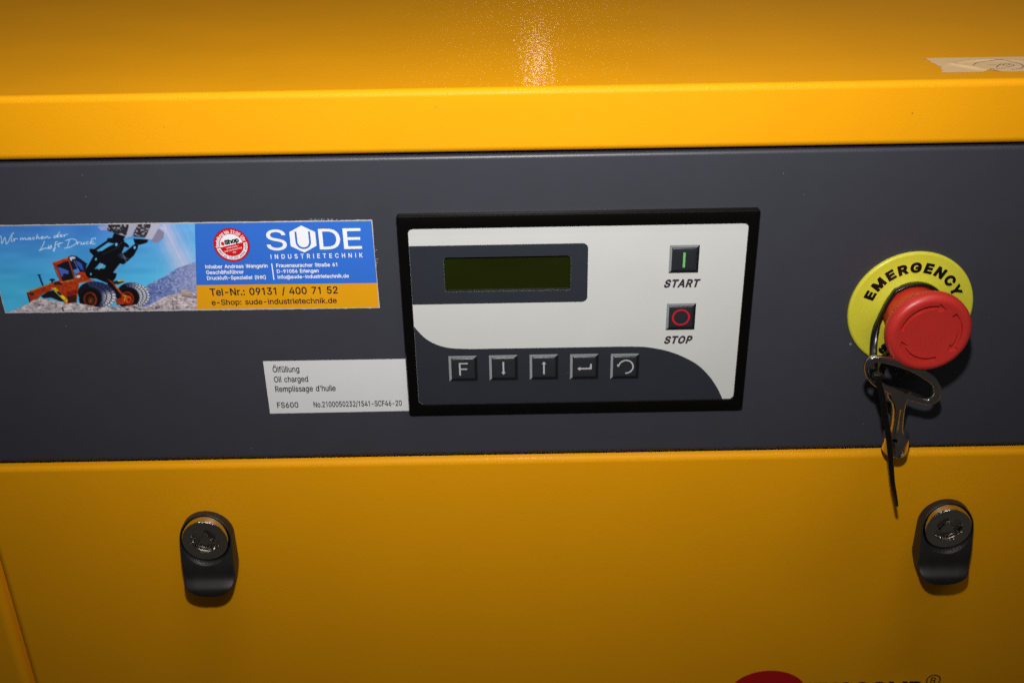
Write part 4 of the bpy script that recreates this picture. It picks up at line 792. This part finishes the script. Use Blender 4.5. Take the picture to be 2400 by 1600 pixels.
lab = empty('oil_label', -87, 0, -23.3,
            'small white label with black lettering FS600, touching the control unit frame on its left', 'label')
flat('label_film', [[(-123.1, -38.3), (-52.3, -38.1), (-52.3, -8.5), (-123.1, -8.4)]], .12, MLAB, lab)
cs = words('Ölfüllung', -118.9, -14.7, -105.7, 3.15, bold=15)
cs += words('Oil charged', -118.9, -20.3, -101.9, 3.15, bold=15)
cs += words("Remplissage d'huile", -118.9, -25.8, -88.7, 3.2, bold=15)
cs += words('FS600', -119.0, -35.0, -108.3, 3.1, bold=15)
cs += words('No.2100050232/1541-SCF46-20', -100.6, -35.0, -56.1, 3.05, bold=16)
flat('lettering', cs, .15, MBLK, lab, text=True)

# ================================================================== EMERGENCY STOP
ex, ez = 192.8, 13.8
es = empty('emergency_stop_button', ex, 0, ez,
           'red mushroom emergency stop button on a round yellow plate, right of the control unit', 'emergency stop')
vs, fs = loft(lathe(ex, ez, [(30, 0), (30, .9), (29.8, 1.4), (29.3, 1.75), (28.5, 1.9), (15.4, 1.95), (15.1, 2.3), (14.6, 2.3), (14.4, 1.9), (9, 1.9)], 120))
pl = mesh('yellow_plate', vs, fs, MEY, es, 50)
cs = arcwords('EMERGENCY', ex, ez, 20.3, 163.5, 21.5, 4.35, bold=50, track=150, ext=1.16)
flat('raised_lettering', cs, 2.0, MEB, pl, ext=.12, text=True)
cs = arcwords('STOP', ex, ez, 24.8, -122, -60.5, 4.35, bold=70, track=120, inside=True, ext=1.22)
flat('raised_lettering', cs, 2.0, MEB, pl, ext=.12, text=True)
vs, fs = loft(lathe(ex, ez, [(13.7, 1.9), (13.8, 6.5), (13.9, 8.0), (14.0, 14), (14.3, 18.5), (15.4, 21)], 96))
mesh('collar', vs, fs, MER2, es, 50)
def headloop(r, p, kn=0.0, n=216):
    l = []
    for i in range(n):
        a = 2 * PI * i / n; rr = r + (kn * (1 if (i % 3) else -1) if kn else 0)
        l.append((ex + rr * math.cos(a), p, ez + rr * math.sin(a)))
    return l
hp = [(15.2, 20.0, 0), (17.6, 20.4, 0), (18.7, 21.0, .16), (19.25, 21.9, .24), (19.45, 22.9, .24), (19.55, 23.8, .12), (19.62, 24.6, 0), (19.6, 25.6, 0), (19.3, 26.6, 0), (18.7, 27.5, 0), (17.8, 28.15, 0), (16.8, 28.45, 0), (15.9, 28.4, 0), (14.5, 28.2, 0), (10, 27.9, 0), (5, 27.8, 0)]
vs, fs = loft([headloop(*q) for q in hp], cap0=True, cap1=True)
hd = mesh('mushroom_head', vs, fs, MER, es, 40)
def curved(a_tail, a_tip, r0=12.2, r1=14.6):
    rm = (r0 + r1) / 2; o_ = []; i_ = []
    sgn = 1 if a_tip > a_tail else -1
    hl = 17 * sgn
    A = [a_tail + (a_tip - hl - a_tail) * k / 14 for k in range(15)]
    P_ = lambda r, a: (ex + r * math.cos(R(a)), ez + r * math.sin(R(a)))
    return [P_(rm + 1.15, a) for a in A] + [P_(r1 + 1.2, A[-1]), P_(rm, a_tip), P_(r0 - 1.2, A[-1])] + [P_(rm - 1.15, a) for a in A[::-1]]
cut = []
for at_, ti in ((172, 66), (46, -46), (-70, -166)):
    me = fill([curved(at_, ti)], 0); bm = bmesh.new(); bm.from_mesh(me)
    for v in bm.verts: v.co = Vector(V(v.co.x, 26.8, v.co.y))
    bmesh.ops.remove_doubles(bm, verts=bm.verts, dist=1e-6)
    r = bmesh.ops.extrude_face_region(bm, geom=list(bm.faces))
    for v in [g for g in r['geom'] if isinstance(g, bmesh.types.BMVert)]: v.co.y -= .003
    bmesh.ops.recalc_face_normals(bm, faces=bm.faces)
    m2 = bpy.data.meshes.new('cut'); bm.to_mesh(m2); bm.free()
    c = bpy.data.objects.new('cut', m2); COL.objects.link(c); cut.append(c)
    md = hd.modifiers.new('b', 'BOOLEAN'); md.operation = 'DIFFERENCE'; md.object = c; md.solver = 'EXACT'
bpy.context.view_layer.update(); bake(hd)
for c in cut: bpy.data.objects.remove(c)
hd.data.polygons.foreach_set('use_smooth', [True] * len(hd.data.polygons)); hd.data.set_sharp_from_angle(angle=R(40))

# ================================================================== KEY hung on the button
kang = math.atan(.33)
ky = bpy.data.objects.new('cabinet_key', None); ky.empty_display_size = .01; COL.objects.link(ky)
ky.location = V(190, 7, -58); ky.rotation_euler = (kang, 0, 0)
tag(ky, 'metal cabinet key with a looped handle hanging below the red emergency stop button', 'key')
outer = [(-24.3, 54.6), (-24.9, 59.4), (-23.5, 62.7), (-20.1, 63.8), (-13.6, 62.8), (-7.8, 60.4), (-1.3, 57.1), (5.4, 53.3), (10.5, 49.3), (14.7, 43.8), (17.2, 37.7), (17.3, 33.1), (15.3, 30.1), (12.0, 29.4), (8.2, 30.8), (4.8, 32.1), (0, 34.0), (-6.5, 36.5), (-10.9, 39.9), (-15.2, 42.3), (-18.5, 45.1), (-21.9, 49.6)]
inner = [(-22.0, 53.5), (-22.4, 56.9), (-21.1, 59.3), (-18.3, 59.9), (-12.5, 58.1), (-8.8, 56.6), (-4.3, 54.6), (-0.4, 52.3), (3.7, 49.5), (9.8, 44.4), (12.5, 39.8), (13.1, 35.8), (11.6, 33.5), (8.3, 34.3), (4.4, 36.2), (1.3, 37.6), (-8.8, 42.6), (-13.6, 45.7), (-17.0, 47.1), (-19.9, 49.6)]
def resample(pts, n):
    P = smoothline(pts, 8, closed=True); P.append(P[0]); d = [0]
    for a, b in zip(P[:-1], P[1:]): d.append(d[-1] + math.hypot(b[0] - a[0], b[1] - a[1]))
    out = []; j = 0
    for i in range(n):
        s = d[-1] * i / n
        while d[j + 1] < s: j += 1
        t = (s - d[j]) / ((d[j + 1] - d[j]) or 1); out.append((P[j][0] + (P[j + 1][0] - P[j][0]) * t, P[j][1] + (P[j + 1][1] - P[j][1]) * t))
    return out
def inset(loop_, d):
    sg = 1 if area(loop_) > 0 else -1; n = len(loop_); out = []
    for i in range(n):
        a, c = loop_[i - 1], loop_[(i + 1) % n]; dx, dz = c[0] - a[0], c[1] - a[1]; l = math.hypot(dx, dz) or 1
        out.append((loop_[i][0] - dz / l * d * sg, loop_[i][1] + dx / l * d * sg))
    return out
Lo, Li = resample(outer, 200), resample(inner, 150)
prof = [(0.0, 0.0), (.08, .5), (.3, .95), (.65, 1.25), (1.1, 1.42)]
bmk = bmesh.new()
def addpart(vs, fs):
    base = [bmk.verts.new(v) for v in vs]
    for f in fs:
        try: bmk.faces.new([base[k] for k in f])
        except ValueError: pass
for s_ in (1, -1):
    for L0, dr in ((Lo, 1), (Li, -1)):
        addpart(*loft([at(inset(L0, dr * d), s_ * h) for d, h in prof]))
    me = fill([inset(Lo, 1.1), inset(Li, -1.1)])
    addpart([V(v.co.x, s_ * 1.42, v.co.y) for v in me.vertices], [tuple(p.vertices) for p in me.polygons])
bmesh.ops.remove_doubles(bmk, verts=bmk.verts, dist=2e-6)
bmesh.ops.recalc_face_normals(bmk, faces=bmk.faces)
me = bpy.data.meshes.new('looped_handle'); bmk.to_mesh(me); bmk.free()
link('looped_handle', me, MZN, ky, 50, local=True)
# shank: oval sections from the loop down to the socket
sec = [(38.5, -3.4, 6.0, 1.2), (35.5, -3.0, 5.6, 2.2), (32, -2.1, 4.0, 2.8), (28, -1.2, 3.5, 3.1), (23, -.3, 3.3, 3.1), (17, .8, 3.3, 3.2), (12, 1.6, 3.5, 3.4), (9.6, 2.2, 4.2, 4.1), (8.0, 2.7, 5.3, 5.2), (7.0, 2.9, 6.1, 6.0)]
lo = []
for z, x, hw, hp_ in sec:
    lo.append([(x + hw * (abs(math.cos(t)) ** .8) * (1 if math.cos(t) > 0 else -1), hp_ * math.sin(t), z) for t in [2 * PI * j / 28 for j in range(28)]])
vs, fs = loft(lo, cap0=True, cap1=True)
sh = mesh('shank', vs, fs, MZN, ky, 60, local=True)
# scooped hollow on the front of the shank
bm = bmesh.new(); bmesh.ops.create_uvsphere(bm, u_segments=32, v_segments=20, radius=1)
for v in bm.verts: v.co = Vector(V(-.6 + v.co.x * 2.0 - v.co.z * 1.5, 5.4 - v.co.y * 3.9, 19.0 + v.co.z * 14.0))
m2 = bpy.data.meshes.new('cut'); bm.to_mesh(m2); bm.free(); c = bpy.data.objects.new('cut', m2); COL.objects.link(c)
c.parent = ky
md = sh.modifiers.new('b', 'BOOLEAN'); md.operation = 'DIFFERENCE'; md.object = c; md.solver = 'EXACT'
bpy.context.view_layer.update(); bake(sh); bpy.data.objects.remove(c)
sh.data.polygons.foreach_set('use_smooth', [True] * len(sh.data.polygons)); sh.data.set_sharp_from_angle(angle=R(50))
lo = []
for r, z in [(6.0, 7.1), (6.35, 6.7), (6.55, 5.8), (6.6, 5.2), (6.6, -3.6), (6.4, -4.2), (4.3, -4.3), (4.3, 3)]:
    lo.append([(3.0 + (7 - z) * .14 + r * math.cos(2 * PI * j / 48), r * math.sin(2 * PI * j / 48), z) for j in range(48)])
vs, fs = loft(lo, cap1=True)
mesh('socket', vs, fs, MZN, ky, 40, local=True)

# ================================================================== CABLE TIE
tie = empty('cable_tie', 172, 12, -5, 'black cable tie looped round the red button and the key, its tail hanging down', 'cable tie')
def sweep(pts, wdir, wid, thk, name):
    lo = []; n = len(pts)
    for i in range(n):
        a, b = Vector(pts[max(0, i - 1)]), Vector(pts[min(n - 1, i + 1)]); t = (b - a).normalized()
        w_ = Vector(wdir[i]); w_ = (w_ - t * w_.dot(t)).normalized(); u_ = t.cross(w_)
        c = Vector(pts[i]); hw = (wid[i] if isinstance(wid, list) else wid) / 2; ht = thk / 2
        lo.append([tuple(c + w_ * sx * hw * kx + u_ * sy * ht * ky_) for sx, kx, sy, ky_ in ((1, 1, 1, .5), (1, .85, 1, 1), (-1, .85, 1, 1), (-1, 1, 1, .5), (-1, 1, -1, .5), (-1, .85, -1, 1), (1, .85, -1, 1), (1, 1, -1, .5))])
    vs, fs = loft(lo, cap0=True, cap1=True)
    return mesh(name, vs, fs, MTIE, tie, 50)
loop = []
for a in range(-10, 140, 8): loop.append((ex + 15.3 * math.cos(R(a)), 4.6, ez + 15.3 * math.sin(R(a))))
loop += [(177.4, 5, 13.7), (174.8, 7.5, 5.6), (173.5, 12, -0.9), (172.1, 18, -4.8), (171.1, 23, -6.8)]
rside = [(172.5, 23.0, -11.0), (176.5, 15.5, -8.0), (183, 8.0, -4.6), (193, 5.0, -2.6), (202.5, 4.6, 1.2), (207.0, 4.6, 7.0), (208.0, 4.6, 12)]
lp = smoothline(rside, 4)
full = [tuple(q) for q in smoothline(loop, 3)]
wd_ = [(0, 1, 0)] * len(full)
for i, q in enumerate(full):
    if q[2] < 10 and q[0] < 180: wd_[i] = (.35 + .5 * min(1, (10 - q[2]) / 18), 1 - .8 * min(1, (10 - q[2]) / 18), 0)
sweep(full, wd_, 3.4, 1.15, 'loop_band')
sweep([tuple(q) for q in lp], [(0, 1, .2)] * len(lp), 3.4, 1.15, 'loop_band')
vs, fs = [], []
bm = bmesh.new(); bmesh.ops.create_cube(bm, size=1)
for v in bm.verts: v.co = Vector((v.co.x * .0048, v.co.y * .0040, v.co.z * .0046))
bmesh.ops.bevel(bm, geom=list(bm.edges), offset=.0009, segments=3, affect='EDGES')
bm.transform(Matrix.Translation(V(172.4, 25.0, -9.6)) @ Matrix.Rotation(R(-14), 4, 'Y') @ Matrix.Rotation(R(20), 4, 'X'))
me = bpy.data.meshes.new('tie_head'); bm.to_mesh(me); bm.free(); link('tie_head', me, MTIE, tie, 40)
tp = [(171.6, -7.6, 27), (172.8, -11.8, 26.6), (176.4, -20.6, 25.2), (180.0, -31.7, 22.8), (185.3, -47.7, 19.5), (189.0, -61.5, 17), (192.0, -74.0, 16), (194.6, -83.0, 16), (196.6, -90.3, 16)]
tp = smoothline([(x, p, z) for x, z, p in tp], 4)
n = len(tp)
wl = [2.9 - 1.3 * max(0, (i / (n - 1) - .55) / .45) for i in range(n)]
wdt = []
for i in range(n):
    f_ = i / (n - 1); a = R(22 + 40 * max(0, f_ - .45) / .55)
    wdt.append((math.cos(a), math.sin(a), 0))
sweep([tuple(q) for q in tp], wdt, wl, 1.05, 'tail')

# ================================================================== LOCKS
def make_lock(x, z, label):
    r = empty('door_lock', x, 0, z, label, 'door lock', 'quarter turn locks of the yellow door')
    RW = 13.9
    pface = lambda z: 3.9 + (13.9 - z) * .245
    rows = []
    for a in range(88, 0, -8): rows.append((RW * math.sin(R(a)), RW * math.cos(R(a)), 0, pface(RW * math.sin(R(a)))))
    rows += [(0, RW, 0, pface(0)), (-6, RW, 0, pface(-6)), (-12.0, RW, 0, pface(-12)), (-16.0, RW, 0, pface(-15.5)), (-19.0, RW, 0.3, 11.0), (-21.0, RW, 2.2, 11.2), (-22.4, 13.8, 3.7, 11.7), (-23.7, 13.6, 5.0, 12.7), (-25.0, 13.1, 6.3, 14.1), (-26.0, 12.5, 7.3, 15.1), (-26.9, 11.8, 8.4, 15.6), (-28.2, 10.6, 9.6, 15.7), (-29.6, 8.9, 10.8, 15.6), (-31.0, 6.4, 11.8, 15.2), (-31.9, 3.4, 12.4, 14.8)]
    lo = []
    for zz, hw, pb, pf in rows:
        b = min(.7 if zz > -16 else 1.3, hw * .5, (pf - pb) * .3)
        s = [(-hw, pb), (-hw, pf - b)] + [(-hw + b * (1 - math.cos(R(t))), pf - b + b * math.sin(R(t))) for t in (30, 60, 90)]
        s += [(hw - b + b * math.sin(R(t)), pf - b + b * math.cos(R(t))) for t in (0, 30, 60)] + [(hw, pf - b), (hw, pb)]
        # extra points across the front keep the surface even
        f = s[:5] + [(-hw * .5, pf), (0, pf), (hw * .5, pf)] + s[5:]
        lo.append([(px, pp, zz) for px, pp in f])
    vs, fs = loft(lo, cap0=True, cap1=True)
    h = mesh('housing', vs, fs, MLK, r, 38, local=True)
    def cutter(prof, zc):
        vs, fs = loft(lathe(0, zc, prof, 64), cap0=True, cap1=True)
        c = mesh('cut', vs, fs, MLK, r, None, local=True)
        md = h.modifiers.new('b', 'BOOLEAN'); md.operation = 'DIFFERENCE'; md.object = c; md.solver = 'EXACT'
        return c
    c1 = cutter([(13.0, 2.6), (13.25, 4), (13.3, 8.4), (13.9, 10), (14.9, 12), (15.5, 16)], 0)
    bpy.context.view_layer.update(); bake(h); bpy.data.objects.remove(c1)
    h.data.polygons.foreach_set('use_smooth', [True] * len(h.data.polygons)); h.data.set_sharp_from_angle(angle=R(38))
    pr = [(13.0, 2.7), (13.12, 3.4), (13.05, 4.1), (12.5, 6.6), (12.2, 7.9), (12.0, 8.15), (11.7, 8.2), (7.9, 8.2), (7.5, 8.05), (7.1, 7.2), (6.6, 5.2), (6.3, 3.0)]
    vs, fs = loft(lathe(0, 0, pr, 72), cap1=True)
    mesh('chrome_disc', vs, fs, MCH, r, 30, local=True)
    tri = [(4.5 * math.cos(R(a)), 4.5 * math.sin(R(a))) for a in (84, 96, 204, 216, 324, 336)]
    tr2 = [(a * .86, b * .86) for a, b in tri]
    vs, fs = loft([at(tri, 2.9), at(tri, 6.6), at(tr2, 7.3)], cap1=True)
    mesh('triangular_pin', vs, fs, MCH, r, 30, local=True)
    return r
l1 = make_lock(-164.7, -111.0, 'black quarter turn lock with a chrome disc, on the yellow door below the sticker')
def copy_tree(o, parent=None):
    c = o.copy(); COL.objects.link(c); c.parent = parent
    for ch in o.children: copy_tree(ch, c)
    return c
l2 = copy_tree(l1); l2.location = V(229.9, 0, -111.6)
l2['label'] = 'black quarter turn lock with a chrome disc, on the yellow door below the key'

# ================================================================== MASKING TAPE on the lid
ZT = 124.0
tpe = bpy.data.objects.new('masking_tape', None); tpe.empty_display_size = .01; COL.objects.link(tpe); tpe.location = (.23, .03, ZT / 1000)
tag(tpe, 'strip of beige masking tape with a handwritten circled mark stuck on the yellow lid', 'masking tape')
nu, nv = 120, 26
vs, fs = [], []
rr = random.Random(5)
tear = [rr.uniform(-.5, .5) for _ in range(nv)]
for j in range(nv):
    f_ = j / (nv - 1); y = 14.0 + 31.5 * f_
    xl = 195.0 + 6.2 * f_ + 1.6 * math.sin(f_ * 5.0) + tear[j]
    if j == nv - 1: xl -= 2.5
    for i in range(nu):
        t = i / (nu - 1); x = xl + (300 - xl) * t
        yy = y + (x - 200) * -.03 + 1.5 * t
        # raised crease from the notch up to the far edge
        cl = abs((x - 216.5 - (yy - 18) * -.75 + 0)) if yy < 34 else 99
        arch = abs(yy - (38.5 - ((x - 226) ** 2) * .018)) if x < 262 else abs(yy - 38.5)
        h = .10 + .9 * math.exp(-(cl / 1.8) ** 2) * (1 if x > 200 else 0) * max(0, 1 - abs(yy - 24) / 14) + .7 * math.exp(-(arch / 1.6) ** 2) * max(0, 1 - abs(x - 224) / 30)
        # notch pulled up at the near edge
        if j < 5:
            dn = abs(x - 218.0)
            if dn < 4.2: yy += (4.2 - dn) * 1.15 * (1 - j / 5)
        vs.append((x / 1000, yy / 1000, (ZT + h) / 1000))
fs = [(j * nu + i, j * nu + i + 1, (j + 1) * nu + i + 1, (j + 1) * nu + i) for j in range(nv - 1) for i in range(nu - 1)]
mesh('tape_strip', vs, fs, MTAPE, tpe, 60)
def ink(pts, wd, name='ink_line'):
    P = smoothline(pts, 6); q = ribbon(P, wd); n = len(q) // 2
    vs = [(x / 1000, y / 1000, (ZT + .16 + max(0, .7 * math.exp(-((y - 38.5 + (x - 226) ** 2 * .018) / 1.6) ** 2) * max(0, 1 - abs(x - 224) / 30))) / 1000) for x, y in q]
    return vs, [(j, j + 1, 2 * n - 2 - j, 2 * n - 1 - j) for j in range(n - 1)]
iv, if_ = [], []
for pts, wd in (([(215.2, 28.3), (217.9, 32.1), (221.7, 34.8), (226.1, 36.2), (230.7, 37.1), (234.3, 35.5), (236.8, 31.5), (237.1, 26.5), (235.7, 22.7), (233.0, 19.5), (230.4, 18.3), (228.2, 18.3)], .42),
                ([(215.9, 22.4), (217.9, 20.5), (221.5, 20.0), (224.8, 20.5), (227.4, 21.4)], .3), ([(221.4, 28.0), (225.7, 28.0)], .25),
                ([(223.6, 22.7), (225.2, 25.5), (228.7, 29.7)], .5),
                ([(232.8, 29.0), (231.1, 30.0), (229.1, 28.6), (228.4, 26.7), (230.3, 27.1), (232.7, 28.8), (233.3, 27.3), (232.8, 25.9), (230.7, 24.1), (228.4, 23.3)], .42)):
    a, b = ink(pts, wd); k = len(iv); iv += a; if_ += [tuple(q + k for q in f) for f in b]
mesh('ink_writing', iv, if_, MINK, tpe)
